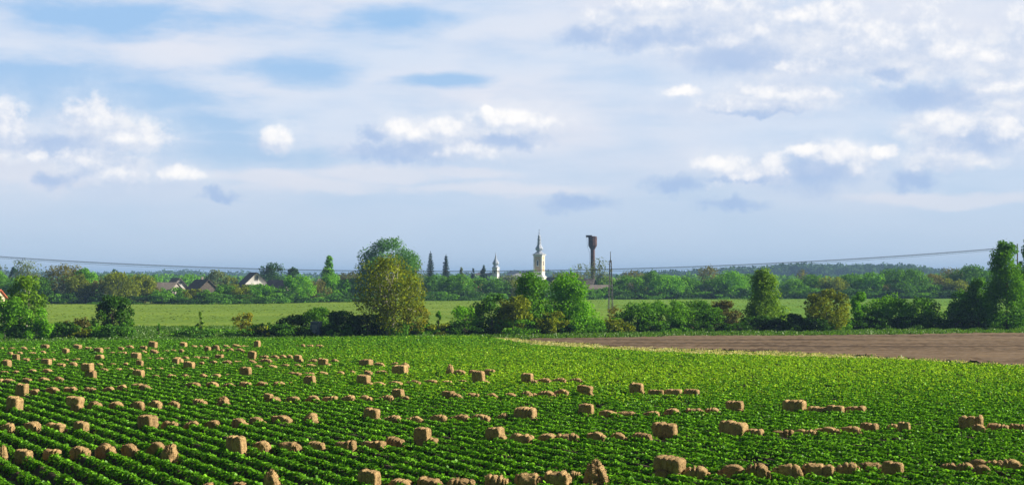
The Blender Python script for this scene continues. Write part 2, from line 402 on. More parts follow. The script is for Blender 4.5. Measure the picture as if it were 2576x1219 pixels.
o = mesh_np('field', V[used], remap[FQ], SOIL, smooth=True); o['kind'] = 'structure'

# ------------------------------------------------------------------ bales (measured in enlarged crops of the photograph)
# crop origin in photo pixels, then centre x, base y, width, height, type; L lying low, B block, H heap, T block lying on the next entry
CROPS = {
 (0, 1300): """20 290 70 40 L;170 288 110 36 L;330 292 110 45 L;470 286 70 26 L;650 275 135 70 B;940 350 120 88 B;1115 282 140 75 B;1275 290 100 44 L;1425 342 150 92 B;1435 438 130 84 B;1560 278 120 26 L;1750 300 95 58 B;1870 275 105 46 L;2070 292 110 58 L;2205 268 135 108 B;2070 342 125 44 L;2230 350 120 60 L;2400 315 110 26 L;2510 322 80 40 L
130 370 100 46 L;270 360 85 46 L;225 455 120 110 B;460 352 110 32 L;600 352 100 44 L;760 345 60 26 L;1630 352 110 36 L;1760 358 130 46 L;1960 432 155 108 B;2015 530 115 98 B;2150 430 90 32 L;2310 438 110 38 L;2430 418 80 22 L;2540 500 100 98 B
375 460 100 50 L;545 442 100 28 L;665 512 160 100 B;765 460 75 48 L;930 452 110 38 L;1095 455 105 46 L;88 542 150 112 B;870 542 130 56 L;1050 532 120 56 L;1430 532 110 48 L;1640 527 80 46 L;1810 525 100 42 L
1255 585 185 108 T;1305 715 175 130 B;50 642 110 46 L;235 636 100 46 L;440 626 140 48 L;690 622 160 56 L;1500 602 120 46 L;1700 592 130 36 L;1880 586 90 32 L;2000 688 182 116 B;2140 586 80 40 L;2310 578 110 32 L;2500 572 100 32 L;2260 702 120 50 L;2480 702 140 50 L
10 772 60 56 L;130 772 140 60 L;390 772 130 72 L;630 756 150 62 L;845 748 160 62 L;1050 712 90 32 L;300 955 190 182 B;495 932 160 76 L;745 922 180 78 L;1010 906 180 76 L;1280 906 160 70 L;1570 902 190 76 L;1760 877 160 82 L;1990 842 190 62 L;2100 882 200 82 L
190 1172 255 206 B;1065 1092 255 132 T;1100 1175 190 95 L;1370 1132 210 86 L;1670 1132 190 76 L;1980 1165 200 118 L;2240 1142 180 98 L;2520 1132 150 92 L""",
 (700, 1300): """75 252 115 78 B;240 262 90 38 L;330 252 80 32 L;425 314 105 80 B;540 300 110 76 L;700 262 90 42 L;850 258 130 46 L;980 252 120 28 L;1150 262 108 112 B;50 342 80 66 B;570 316 80 38 L;640 322 70 42 L;755 322 110 52 L;900 324 140 56 L
1065 432 130 130 B;1240 422 130 56 L;1400 426 110 52 L;1530 422 110 60 L;1620 428 90 60 L;1735 445 125 88 T;1770 480 100 60 L;1740 246 80 26 L;1810 258 60 46 L;1910 252 90 42 L;2050 256 110 42 L
90 432 120 42 L;260 428 100 46 L;385 427 110 46 L;595 422 130 72 B;10 492 120 90 L;150 572 172 120 B;340 512 90 48 L;515 502 100 50 L;710 502 150 52 L;870 482 110 36 L;1075 492 110 52 L;1270 484 190 58 L
1940 477 150 50 L;2095 500 150 92 T;2140 530 150 52 L;2275 477 125 52 L;1160 562 120 46 L;1365 562 140 46 L;1550 542 140 46 L;1740 547 130 52 L;1930 547 130 52 L;985 667 182 135 B;110 692 140 46 L;365 697 130 56 L;550 692 140 52 L;740 667 90 32 L
1680 667 190 56 L;1890 662 150 52 L;1905 800 182 140 B;2100 662 150 50 L;2340 652 120 46 L;2530 642 110 50 L;210 842 230 76 L;490 837 160 72 L;730 837 180 66 L;965 832 170 76 L;1220 827 170 66 L;1460 812 150 60 L;1640 797 90 40 L
640 1112 255 152 H;310 1102 190 90 L;1305 1000 145 82 T;1380 1057 220 74 L;1660 1062 200 90 L;1930 1052 210 82 L;2200 1042 210 82 L;2460 1047 190 90 L""",
 (1400, 1300): """150 528 218 106 B;340 542 160 62 L;560 522 120 48 L;650 648 236 142 B;720 552 120 70 L;185 662 120 68 L;370 642 180 50 L;110 760 210 112 T;160 808 190 52 L;1360 648 145 145 H;1510 652 160 70 L;1700 642 110 60 L;1785 748 195 158 T;1830 782 215 52 L;1940 645 150 72 L
350 802 180 48 L;580 802 190 56 L;840 802 190 60 L;1090 784 200 60 L;1320 787 140 52 L;1530 774 160 46 L;620 1000 188 150 B;145 1042 220 82 L;430 1037 220 80 L;715 1022 160 62 L;1340 950 190 70 T;1430 1012 240 92 L;1700 992 160 72 L;1960 992 200 72 L;2260 982 200 62 L;2480 984 170 80 L;2490 752 180 130 T;2545 792 170 76 L""",
 (2100, 1400): """135 412 210 74 L;350 408 230 70 L;620 402 200 64 L;745 526 235 96 T;765 602 215 82 L;20 602 70 52 L;190 612 260 84 L;415 602 190 92 L;1500 572 208 175 B;1575 590 90 72 L;1790 592 238 100 B;2040 592 268 106 B;2300 592 238 106 B
772 880 235 180 B;840 902 130 42 L;1100 892 260 84 L;1370 892 260 72 L;1720 877 230 62 L;2020 872 230 88 L;2340 857 240 82 L;2600 850 240 76 L""",
 (2800, 1400): """350 778 272 122 T;385 828 220 60 L;1225 834 335 188 B;1570 842 310 100 B;1810 850 265 128 B;2105 834 310 100 B;325 1172 400 216 B;645 1182 255 120 B;1050 1182 300 98 L;1380 1172 290 92 L;1700 1162 330 98 L;2010 1147 340 104 L;2295 1117 262 142 B""",
 (3332, 1588): """665 405 195 86 L;852 434 188 164 B;1845 402 370 218 B;1950 432 225 112 L;2215 412 320 112 B;2490 412 230 112 B;690 1064 310 214 B;385 992 310 115 L;1500 982 250 108 L;1745 1002 260 112 L;1960 1042 270 112 L;2050 965 420 128 L;2390 978 390 132 L""",
 (0, 1588): """80 422 215 112 L;450 402 270 112 L;770 392 280 98 L;1168 430 255 164 B;2132 374 320 200 B;2440 372 210 102 L;30 800 150 200 H;330 838 280 165 B;720 800 230 135 L;1150 788 270 140 L;1520 772 290 156 L;1880 762 260 150 L;2235 715 230 120 L;2420 845 310 240 H""",
 (700, 1588): """200 357 230 92 L;500 357 210 96 L;890 347 230 112 L;1150 312 230 98 L;1490 292 270 92 L;1915 304 270 152 H;845 742 300 268 B;1210 717 245 132 L;1610 717 300 136 L;2010 692 235 126 L;2430 702 290 152 L;1340 1235 330 262 H;440 1235 190 80 L;870 1235 210 80 L""",
 (1400, 1588): """225 262 245 190 B;310 282 130 62 L;520 284 250 92 L;840 292 275 94 L;1200 284 245 104 L;1500 270 275 90 L;1820 272 255 98 L;2120 248 190 82 L;2465 250 345 190 B;250 662 335 114 L;565 642 255 135 L;970 565 265 212 T;1040 612 280 98 L;2025 520 272 172 T;2110 562 180 82 L;2400 592 315 135 L;200 1235 330 262 B;650 1240 330 110 L;1060 1240 330 138 L;1540 1240 380 132 L;2060 1240 350 165 L;2510 1235 370 190 L""",
 (2100, 1588): """365 1235 350 222 L;930 1215 440 380 H;620 1130 210 110 L;210 557 270 98 L;500 557 300 104 L;910 557 250 112 L;1250 555 240 112 L;1590 562 260 120 L;1912 490 370 206 T;2000 524 210 82 L;1980 1000 468 220 T;1970 1092 450 112 L;2385 1104 375 152 L""",
 (2800, 1588): """285 1084 390 146 L;690 1100 355 180 L;1130 1084 420 172 L;1560 1084 420 182 L;1960 1046 390 146 L""",
}
def box_grid(nu, nv, nw):
    """closed box surface -1..1 with a grid on each side (shared corners merged)"""
    pts = {}; V = []; Fc = []
    def vid(i, j, k):
        if (i, j, k) not in pts: pts[(i, j, k)] = len(V); V.append((2*i/nu-1, 2*j/nv-1, 2*k/nw-1))
        return pts[(i, j, k)]
    for k in (0, nw):
        for i in range(nu):
            for j in range(nv):
                q = [vid(i, j, k), vid(i+1, j, k), vid(i+1, j+1, k), vid(i, j+1, k)]; Fc.append(q if k else q[::-1])
    for j in (0, nv):
        for i in range(nu):
            for k in range(nw):
                q = [vid(i, j, k), vid(i+1, j, k), vid(i+1, j, k+1), vid(i, j, k+1)]; Fc.append(q[::-1] if j else q)
    for i in (0, nu):
        for j in range(nv):
            for k in range(nw):
                q = [vid(i, j, k), vid(i, j+1, k), vid(i, j+1, k+1), vid(i, j, k+1)]; Fc.append(q if i else q[::-1])
    return np.array(V), np.array(Fc)
def sines(P, rng, n, f0):
    out = np.zeros(len(P))
    for _ in range(n):
        k = rng.normal(size=3) * f0; out += np.sin(P @ k + rng.uniform(0, 6.28))
    return out / n ** 0.5
def bale_mesh(kind, seed):
    rng = np.random.default_rng(seed)
    Vg, Fg = box_grid(26, 12, 12)
    P = Vg.copy()
    # rounded box: pull corners in
    e = {'B': 5.5, 'L': 4.2, 'H': 2.3}[kind]
    ln = (np.abs(P) ** e).sum(1) ** (1 / e); P = P / ln[:, None] * (1.0 if kind != 'B' else 1.02)
    flakes = rng.integers(3, 6); u = (P[:, 0] + 1) / 2
    cuts = np.sort(rng.uniform(0.08, 0.92, flakes)); groove = np.zeros(len(P))
    for c in cuts: groove = np.maximum(groove, np.exp(-((u - c) / 0.030) ** 2) * rng.uniform(0.5, 1.0))
    seg = np.searchsorted(cuts, u); off = rng.normal(0, 1, flakes + 1)[seg]
    amp = {'B': 0.06, 'L': 0.11, 'H': 0.13}[kind]
    P[:, 1:] *= (1 - groove * {'B': 0.24, 'L': 0.36, 'H': 0.16}[kind] + off * amp * 0.7)[:, None]
    P[:, 1] += off * amp * 0.8; P[:, 1] += (u - 0.5) * rng.normal(0, 0.5, flakes + 1)[seg] * amp * 3
    if kind == 'L':
        droop = 1 - rng.uniform(0.05, 0.30) * np.abs(P[:, 0] + rng.uniform(-.3, .3)) ** 2.6
        P[:, 2] = (P[:, 2] + 1) * droop - 1
        P[:, 2] += np.where(P[:, 2] > 0, 0.10 * np.sin(P[:, 0] * rng.uniform(2, 4) + rng.uniform(0, 6)), 0)
    if kind == 'H':
        k = (P[:, 2] + 1) / 2; lean = rng.uniform(-0.15, 0.25)
        P[:, 0] = P[:, 0] * (1 - 0.42 * k ** 1.3) + lean * k; P[:, 1] *= (1 - 0.35 * k)
    n = P / (np.linalg.norm(P, axis=1, keepdims=True) + 1e-6)
    d = sines(P, rng, 6, 2.2) * amp * 0.7 + sines(P, rng, 8, 7) * amp * 0.45 + sines(P, rng, 8, 18) * amp * 0.28
    P += n * d[:, None]
    P[:, 2] = (P[:, 2] + 1) / 2; P[:, :2] /= 2          # unit box: x,y in -0.5..0.5, z 0..1
    # loose straws standing off the surface
    m = {'B': 520, 'L': 640, 'H': 900}[kind]
    fi = rng.integers(0, len(Fg), m); c = P[Fg[fi]].mean(1); nn = c - np.array([0, 0, 0.45]); nn /= np.linalg.norm(nn, axis=1, keepdims=True)
    dirs = nn * rng.uniform(0.1, 0.7, (m, 1)) + rng.normal(size=(m, 3)) * 0.7; dirs /= np.linalg.norm(dirs, axis=1, keepdims=True)
    L = rng.uniform(0.05, 0.13, (m, 1)); side = np.cross(dirs, rng.normal(size=(m, 3))); side /= np.linalg.norm(side, axis=1, keepdims=True)
    w = 0.009; a = c - nn * 0.02
    sv = np.stack([a - side * w, a + side * w, a + dirs * L + side * w * 0.6, a + dirs * L - side * w * 0.6], 1).reshape(-1, 3)
    V = np.concatenate([P, sv]); Fq = np.concatenate([Fg, np.arange(m * 4).reshape(-1, 4) + len(P)])
    return mesh_np('straw_bale', V, Fq, STRAW, link=False, smooth=True)
BM = {k: [bale_mesh(k, 100 * i + ord(k)) for i in range(n)] for k, n in (('B', 12), ('L', 18), ('H', 6))}
rr = random.Random(5)
bales = []
for (ox, oy), txt in CROPS.items():
    ents = []
    for part in txt.replace('\n', ';').split(';'):
        a = part.split()
        if len(a) == 5: ents.append([float(q) for q in a[:4]] + [a[4]])
    for i, (x, y, w, h, k) in enumerate(ents):
        def conv(x, y): return (ox + x / 3.68) * 2576 / 4032, (oy + y / 3.68) * 2576 / 4032
        px, py = conv(x, y)
        if k == 'T':
            sx, sy, sw, sh, _ = ents[i + 1]; g_ = ground_at(*conv(sx, sy), 0.22)
            p = at(px, py, g_.y + 0.10)
            zb = p.z - 0.02
        else:
            p = ground_at(px, py, 0.22); zb = float(hgt(p.y)) + 0.18
        m_ = p.y / F / 3.68 * 2576 / 4032
        top = at(px, py - h / 3.68 * 2576 / 4032, p.y).z
        bales.append(dict(x=p.x, y=p.y, zb=zb, w=w * m_, h=top - zb, k=k, px=px, py=py))

# bale lines across the field, counted from the near edge of the picture
LINES = [40, 48.5, 58, 68.5, 79, 89, 98, 105, 115, 127]
ORD = lambda n: '%d%s' % (n, 'th' if 10 <= n % 100 <= 20 else {1: 'st', 2: 'nd', 3: 'rd'}.get(n % 10, 'th'))
for b in bales: b['line'] = int(np.searchsorted(LINES, b['y'] - 0.27 * b['x']))
for ln in range(len(LINES) + 1):
    row = sorted([b for b in bales if b['line'] == ln], key=lambda b: b['px'])
    for i, b in enumerate(row):
        ms = BM[b['k'] if b['k'] != 'T' else 'B']; me = ms[rr.randrange(len(ms))]
        o = bpy.data.objects.new('straw_bale', me); C.objects.link(o)
        yaw = -R(rr.uniform(18, 42)) if b['k'] in 'BT' else -R(rr.uniform(4, 30))
        if b['k'] == 'H': yaw = R(rr.uniform(-50, 20))
        dep = {'B': 0.56, 'T': 0.56, 'L': 0.62, 'H': 0.85}[b['k']] * b['w'] * rr.uniform(0.9, 1.1)
        if b['k'] == 'L': dep = min(max(dep, 0.26), 0.36)
        # the seen width is that of the turned box
        wx = (b['w'] * (1.08 if b['k'] == 'L' else 0.97) - dep * abs(math.sin(yaw)) * (0.35 if b['k'] == 'L' else 0.62)) / math.cos(yaw)
        sink = 0.05 if b['k'] != 'T' else 0.0
        o.location = (b['x'], b['y'] + dep * 0.35, b['zb'] - sink)
        o.rotation_euler = (R(rr.uniform(-3, 3)), R(rr.uniform(-5, 5)), yaw + (math.pi if rr.random() < 0.0 else 0))
        o.scale = (max(wx, 0.2), dep, b['h'] * (1.12 if b['k'] == 'L' else 1.0) + sink)
        b['dep'] = dep
        look = {'B': ['boxy brown straw bale', 'square-cut dark fronted straw bale', 'blocky straw bale'], 'T': ['boxy straw bale on another bale', 'straw block on a lower bale'],
                'L': ['low tan straw bale', 'flat slumped straw bale', 'small sunken straw bale', 'low ragged straw bale'], 'H': ['loose straw heap', 'crumbled straw heap']}[b['k']]
        size = 'tall ' if b['h'] > 0.55 else ''
        tag(o, '%s%s, %s from left in %s bale row from bottom' % (size, rr.choice(look), ORD(i + 1), ORD(ln + 1)), 'straw bale', 'straw bales spread over the green crop rows')

# ------------------------------------------------------------------ crop leaves
def excl(x, y):
    ok = np.ones(len(x), bool)
    for b in bales:
        ok &= ~((np.abs(x - b['x']) < b['w'] * 0.46) & (y > b['y'] - b['dep'] * 0.22) & (y < b['y'] + b['dep'] * 0.85))
    return ok
rng = np.random.default_rng(11)
def young(x, y):
    """how far the crop has closed over and yellowed: more beyond the middle and to the right"""
    u, v = project(x, y, hgt(y))
    n = 0.5 + 0.25 * (np.sin(x * 0.21 + y * 0.09) + np.sin(x * 0.083 - y * 0.16 + 2))
    a = np.clip((u - 520) / 900, 0, 1) * np.clip((y - 56) / 22, 0, 1) * (1 - 0.55 * np.clip((y - 108) / 30, 0, 1))
    return np.clip(a * (0.72 + 0.5 * n), 0, 1)
def crop_band(ya, yb, dens, size, spread=0.125):
    hw = lambda y: 0.385 * y + 7
    area = (0.385 * (yb ** 2 - ya ** 2) + 14 * (yb - ya)); n = int(area * dens)
    y = np.sqrt(rng.uniform((ya + 18.2) ** 2, (yb + 18.2) ** 2, n)) - 18.2
    x = rng.uniform(-1, 1, n) * hw(y)
    q = rowphase(x, y); yo = young(x, y)
    SX = rowstep(y); s = spread / SX * (1 + 1.1 * yo)
    # pull every leaf towards its own row
    off = np.clip(rng.normal(0, 1, n) * s, -0.5, 0.5)
    loose = rng.uniform(0, 1, n) < 0.20 * yo + 0.012
    off = np.where(loose, q, off)
    x2 = x + (off - q) * SX
    lump = 0.5 + 0.5 * np.sin(y * 5.1 + np.round(rowq(x2, y)) * 2.3) * np.sin(y * 2.3 + x2 * 3.1)
    h = 0.035 + 0.075 * np.exp(-(off / 0.25) ** 2) * (0.4 + 0.9 * lump)
    u = rng.uniform(0, 1, n) ** 0.45
    z = hgt(y) + 0.03 + ridge(off) + h * u + 0.05 * (rng.uniform(0, 1, n) < 0.05)
    hsh = np.sin(np.round(rowq(x2, y)) * 12.9898 + np.floor(y / 0.7 + np.round(rowq(x2, y)) * 0.37) * 78.233) * 43758.5453
    gap = (hsh - np.floor(hsh)) < 0.05
    k = in_field(x2, y, 2.0) & excl(x2, y) & ~(gap & (rng.uniform(0, 1, n) < 0.85)) & (rng.uniform(0, 1, n) < 0.88 + 0.15 * lump)
    x2, y, z, off, yo, u = x2[k], y[k], z[k], off[k], yo[k], u[k]
    n = len(x2); pos = np.stack([x2, y, z], 1)
    nr = rng.normal(size=(n, 3)) * np.array([0.42, 0.42, 0.36]) + np.stack([off * 4.6 * 0.887, off * 4.6 * 0.46, np.full(n, 0.72)], 1)
    v, f = leaf_quads(rng, pos, nr, size * rng.uniform(0.65, 1.35, n))
    patch = 0.5 + 0.25 * np.sin(x2 * 0.9 + y * 0.4) * np.sin(y * 0.7 - x2 * 0.3)
    tint = np.clip(np.abs(rng.uniform(0, 1.0, n)) ** 1.7 * 0.9 + 0.22 * patch, 0, 1)
    isy = rng.uniform(0, 1, n) < yo * 0.75
    return v, f, tint, isy
vs, fs, ts, ys_ = [], [], [], []; base_i = 0
for args in [(27, 44, 260, 0.090), (44, 60, 210, 0.095), (60, 80, 170, 0.105), (80, 105, 115, 0.12), (105, 140, 75, 0.145), (140, 176, 45, 0.18)]:
    v, f, tn, iy = crop_band(*args)
    vs.append(v); fs.append(f + base_i); ts.append(tn); ys_.append(iy); base_i += len(v)
v = np.concatenate(vs); f = np.concatenate(fs); tn = np.concatenate(ts); iy = np.concatenate(ys_)
o = mesh_np('crop_plants', v, f, CROP, tint=tn); o.data.materials.append(CROPY)
o.data.polygons.foreach_set('material_index', iy.astype(np.int32))
tag(o, 'green leafy crop growing in long curving rows', 'crop plants', kind='stuff')
print('crop leaves', len(f))

# ------------------------------------------------------------------ ploughed field and grass margins
m, t = mat('ploughed_soil')
co = t.node('ShaderNodeTexCoord').outputs['Object']
n1 = t.noise(t.vmath('MULTIPLY', co, (0.10, 0.9, 1)), 0.8, 6, 0.62); n2 = t.noise(co, 1.4, 6, 0.7); n3 = t.noise(t.vmath('MULTIPLY', co, (0.05, 1, 1)), 0.35, 3, 0.5)
col = t.mix(t.ramp(n1, 0.36, 0.64), c4((0.120, 0.086, 0.056)), c4((0.205, 0.150, 0.098)))
col = t.mix(t.ramp(n2, 0.40, 0.68, 0.0, 0.55), col, c4((0.215, 0.165, 0.122)))
col = t.mix(t.ramp(n3, 0.50, 0.60, 0.0, 0.65), col, c4((0.050, 0.034, 0.024)))
p = t.node('ShaderNodeBsdfPrincipled'); t.put(p.inputs['Base Color'], col); p.inputs['Roughness'].default_value = 0.95; p.inputs['Specular IOR Level'].default_value = 0.1
finish(t, p.outputs[0]); PLOUGH = m
PTOP = ([1000, 1330, 1700, 2576, 3600], [853, 853, 847, 839, 832])
PBOT = ([1000, 1338, 1461, 1576, 1720, 1960, 2200, 2576, 3600], [853, 859, 865, 876, 880, 887, 898, 921, 972])
rng = np.random.default_rng(3)
xs = np.arange(0, 100, 0.40); yv = np.arange(96, 186, 0.22)
XX, YY = np.meshgrid(xs, yv)
Z = hgt(YY) + 0.06 + 0.04 * np.sin(YY * 5.2 + 0.9 * np.sin(XX * 0.12)) + 0.11 * np.clip(np.sin(YY * 0.62 + XX * 0.03 + 0.8 * np.sin(XX * 0.05)), 0, 1) ** 8 + rng.normal(0, 0.034, XX.shape)
V = np.stack([XX, YY, Z], -1).reshape(-1, 3); idx = np.arange(len(V)).reshape(XX.shape)
FQ = np.stack([idx[:-1, :-1], idx[:-1, 1:], idx[1:, 1:], idx[1:, :-1]], -1).reshape(-1, 4); c = V[FQ].mean(1)
u, w = project(c[:, 0], c[:, 1], hgt(c[:, 1]))
k = (w > np.interp(u, *PTOP)) & (w < np.interp(u, *PBOT)) & (u > 1330); FQ = FQ[k]
us = np.unique(FQ); rm = -np.ones(len(V), int); rm[us] = np.arange(len(us))
mesh_np('ploughed_field', V[us], rm[FQ], PLOUGH)['kind'] = 'structure'

def blades(name, label, cat, n, xr, yr, test, mt, h, w, seed=1, lean=0.35):
    rng = np.random.default_rng(seed)
    x = rng.uniform(*xr, n); y = rng.uniform(*yr, n); u, v_ = project(x, y, hgt(y))
    k = test(u, v_, x, y, rng); x, y = x[k], y[k]; n = len(x)
    clump = 0.6 + 0.4 * np.sin(x * 1.7 + y) * np.sin(y * 2.1 - x * 0.6)
    hh = h * rng.uniform(0.45, 1.25, n) * clump; a = rng.uniform(0, 6.283, n)
    bx, by = np.cos(a) * w / 2, np.sin(a) * w / 2; lx, ly = rng.normal(0, lean, (2, n)) * hh
    z0 = hgt(y) + 0.0
    P4 = np.stack([np.stack([x - bx, y - by, z0], 1), np.stack([x + bx, y + by, z0], 1), np.stack([x + bx * 0.5 + lx, y + by * 0.5 + ly, z0 + hh], 1), np.stack([x - bx * 0.5 + lx, y - by * 0.5 + ly, z0 + hh * 0.96], 1)], 1)
    o = mesh_np(name, P4.reshape(-1, 3), np.arange(n * 4).reshape(-1, 4), mt, tint=rng.uniform(0, 1, n))
    tag(o, label, cat, kind='stuff'); return o
# dry yellow strip between crop and ploughed soil
def strip(u, v, x, y, r):
    top = np.interp(u, [1180, 1215, 1338, 1461, 1576, 1720, 1960, 2200, 2576, 3600], [846, 846, 858, 864, 875, 879, 886, 897, 920, 971]); bot = np.interp(u, *EDGE)
    return (u > 1205) & (v > top - 1.0 + r.normal(0, 0.8, len(u))) & (v < bot + 1.5 + r.normal(0, 1.0, len(u))) & (r.uniform(0, 1, len(u)) < np.interp(u, [1200, 2000, 2400, 2700], [1, 0.95, 0.6, 0.5]))
blades('dry_grass', 'pale yellow dry grass strip between crop and ploughed soil', 'dry grass', 380000, (-6, 80), (88, 180), strip, DRY, 0.17, 0.14, 4)
blades('margin_grass', 'green grass mixed into the yellow field strip', 'grass', 90000, (-6, 80), (88, 180), lambda u, v, x, y, r: strip(u, v, x, y, r) & (r.uniform(0, 1, len(u)) < np.interp(u, [1200, 2000, 2300, 2600], [0.15, 0.3, 0.9, 1])), GRASS, 0.24, 0.12, 5)
blades('meadow_grass', 'longer grass tufts in the far green meadow', 'grass', 45000, (-150, 190), (190, 440), lambda u, v, x, y, r: (r.uniform(0, 1, len(u)) < 0.5 + 0.5 * np.sin(x * 0.05 + y * 0.21) * np.sin(y * 0.09 - x * 0.02)), MTUFT, 0.16, 0.55, 8)
def verge(u, v, x, y, r):
    return (v < np.interp(u, *EDGE) + 1.5) & (v < np.interp(u, [1000, 1215, 1330, 1700, 2576, 3600], [900, 849, 853, 847, 839, 832]) + 0.5) & (y < 196) & (np.abs(x) < 90)
blades('verge_grass', 'bright green grass verge running in front of the hedge', 'grass', 420000, (-85, 90), (136, 197), verge, GRASS, 0.42, 0.16, 6)

# ------------------------------------------------------------------ trees and bushes
def blob_crown(rng, cx, cy, z0, z1, rx, ry, shape, nb):
    """clump centres and radii filling a crown of the given outline"""
    out = []
    H = z1 - z0
    for i in range(nb):
        for _ in range(50):
            k = rng.uniform(0.03, 0.97); a = rng.uniform(0, 2 * math.pi)
            if shape == 'round': prof = math.sqrt(max(0.0, 1 - abs(2 * k - 0.92) ** 2.3)) if abs(2*k-0.92) < 1 else 0
            elif shape == 'shrub': prof = (1 - k ** 4.0) ** 0.5
            elif shape == 'cone': prof = (1 - k) ** 0.85
            elif shape == 'spire': prof = math.sin(min(1.0, (1 - k) * 1.25) * math.pi / 2) * (1 - 0.55 * k)
            elif shape == 'dome': prof = max(0.0, 1 - k ** 1.7) ** 0.62 * (0.86 + 0.14 * math.sin(k * 9))
            elif shape == 'fan': prof = 0.35 + 0.65 * math.sin(math.pi * min(k * 0.85 + 0.05, 1))
            else: prof = math.sin(math.pi * (0.12 + 0.80 * (1 - k))) ** 0.7
            if prof > 0.05: break
        rr_ = prof * (rng.uniform(0.12, 1.0) ** 0.45) * 0.92
        rad = rng.uniform(0.12, 0.23) * (0.6 + 0.6 * prof)
        out.append((cx + math.cos(a) * rr_ * rx, cy + math.sin(a) * rr_ * ry, z0 + k * H, rx * rad * 1.5, ry * rad * 1.5, min(H, 2 * rx) * rad * 0.9))
    return np.array(out)
def foliage(rng, blobs, n, size, droop=None, ragged=0.18):
    area = blobs[:, 3] * (blobs[:, 4] + blobs[:, 5]); w = area / area.sum()
    bi = rng.choice(len(blobs), n, p=w); B = blobs[bi]
    d = rng.normal(size=(n, 3)); d /= np.linalg.norm(d, axis=1, keepdims=True)
    r = 1 - np.abs(rng.normal(0, 0.28, n)); r = np.clip(r, 0.05, 1) + np.where(rng.uniform(0, 1, n) < 0.14, rng.uniform(0, ragged * 1.7, n), 0)
    pos = B[:, :3] + d * B[:, 3:] * r[:, None]
    nr = d * 0.9 + rng.normal(size=(n, 3)) * 0.7 + np.array([0, 0, 0.25])
    v, f = leaf_quads(rng, pos, nr, size * rng.uniform(0.55, 1.4, n), 1.5, droop)
    tb = rng.uniform(0, 1, len(blobs)); tint = np.clip(0.6 * tb[bi] + rng.uniform(-0.1, 0.55, n), 0, 1)
    return v, f, tint
def limbs(mb, rng, base, blobs, zc, r0, lean=0.0, n=9, forks=1):
    """tapered trunk(s) and limbs reaching into the clumps"""
    bx, by, bz = base
    for q in range(forks):
        sx = (q - (forks - 1) / 2) * r0 * 3.2
        top = Vector((bx + lean + sx * 2.2, by + rng.normal(0, .1), zc))
        pts = [Vector((bx + sx * .5, by, bz - 0.15)), Vector((bx + sx + lean * .2, by, bz + (zc - bz) * .45)), top]
        mb.tube(pts, [r0 * 1.25, r0, r0 * .7], 7)
        sel = rng.choice(len(blobs), min(n, len(blobs)), replace=False)
        for i in sel:
            e = Vector(blobs[i, :3]); m1 = top.lerp(e, 0.5) + Vector((0, 0, (e - top).length * 0.10)) + Vector(rng.normal(0, .12, 3))
            mb.tube([top - Vector((0, 0, .2)), m1, e], [r0 * .5, r0 * .3, r0 * .10], 5)
tree_seed = [100]
def tree(name, label, cat, kind, px, base, top, width, shape='round', Y=None, clear=0.12, bark=None, dens=1.0, leaf=None, group=None, forks=1, nb=None, trunk_r=None, depth=0.8, droop=None, ragged=0.18, nlimb=9):
    tree_seed[0] += 1; rng = np.random.default_rng(tree_seed[0])
    g = ground_at(px, base) if Y is None else at(px, base, Y); 
    Y = g.y; z = float(hgt(Y)); x = g.x
    H = at(px, top, Y).z - z; hw = width / 2 * Y / F * (1.22 if shape == 'shrub' else 1.04)
    root = empty(name, (x, Y, z))
    px1 = Y / 1407.0
    lf = leaf or max(0.19, 1.15 * px1)
    z0 = H * clear
    nb = nb or int(np.clip(14 + hw * H * 1.1, 16, 90))
    blobs = blob_crown(rng, 0, 0, z0, H * 0.97, hw, hw * depth, shape, nb)
    n = int(2 * hw * (H - z0) / lf ** 2 * 6.4 * dens); n = min(n, 34000)
    v, f, tint = foliage(rng, blobs, n, lf, droop, ragged)
    v[:, 2] = np.maximum(v[:, 2], 0.02)
    mesh_np('crown', v, f, LM[kind], root, tint)
    mb = MB(); limbs(mb, rng, (0, 0, 0), blobs, max(z0 + (H - z0) * 0.22, 0.5), trunk_r or max(0.05, H * 0.016), 0, nlimb, forks)
    mb.build('trunk', bark or BARK, root, True)
    tag(root, label, cat, group)
    return root
def spruce(label, px, top, width, Y, kind='blue', group=None):
    tree_seed[0] += 1; rng = np.random.default_rng(tree_seed[0])
    p = at(px, 700, Y); z = float(hgt(Y)); H = at(px, top, Y).z - z; hw = width / 2 * Y / F
    root = empty('spruce_tree', (p.x, Y, z)); vs, fs, ts, b = [], [], [], 0
    lf = max(0.3, 1.0 * Y / 1407)
    tiers = 17
    for i in range(tiers):
        k = 0.16 + 0.82 * i / tiers; rad = hw * (1 - k) ** 0.85 * 1.15 * rng.uniform(0.8, 1.15) + 0.15
        for j in range(11):
            a = rng.uniform(0, 6.283); m_ = int(9 + rad * 9)
            tt = rng.uniform(0.05, 1, m_) ; L = rad * rng.uniform(0.75, 1.1)
            pos = np.stack([np.cos(a) * L * tt, np.sin(a) * L * tt, H * k - L * 0.28 * tt + 0.18 * L * tt ** 3 + 0 * tt], 1) + rng.normal(0, 0.12 + 0.03 * rad, (m_, 3))
            v, f = leaf_quads(rng, pos, rng.normal(size=(m_, 3)) + [0, 0, .6], lf * rng.uniform(.6, 1.2, m_), 1.3)
            vs.append(v); fs.append(f + b); b += len(v); ts.append(rng.uniform(0, 1, m_))
    v, f = leaf_quads(rng, np.stack([np.zeros(14), np.zeros(14), np.linspace(H * .93, H, 14)], 1), rng.normal(size=(14, 3)), lf * .7, 1.5)
    vs.append(v); fs.append(f + b); ts.append(rng.uniform(0, 1, 14))
    mesh_np('crown', np.concatenate(vs), np.concatenate(fs), LM[kind], root, np.concatenate(ts))
    mb = MB(); mb.tube([(0, 0, -.2), (0, 0, H * .5), (0, 0, H * .96)], [H * .02, H * .012, .04], 7); mb.build('trunk', BARK, root, True)
    tag(root, label, 'spruce', group); return root

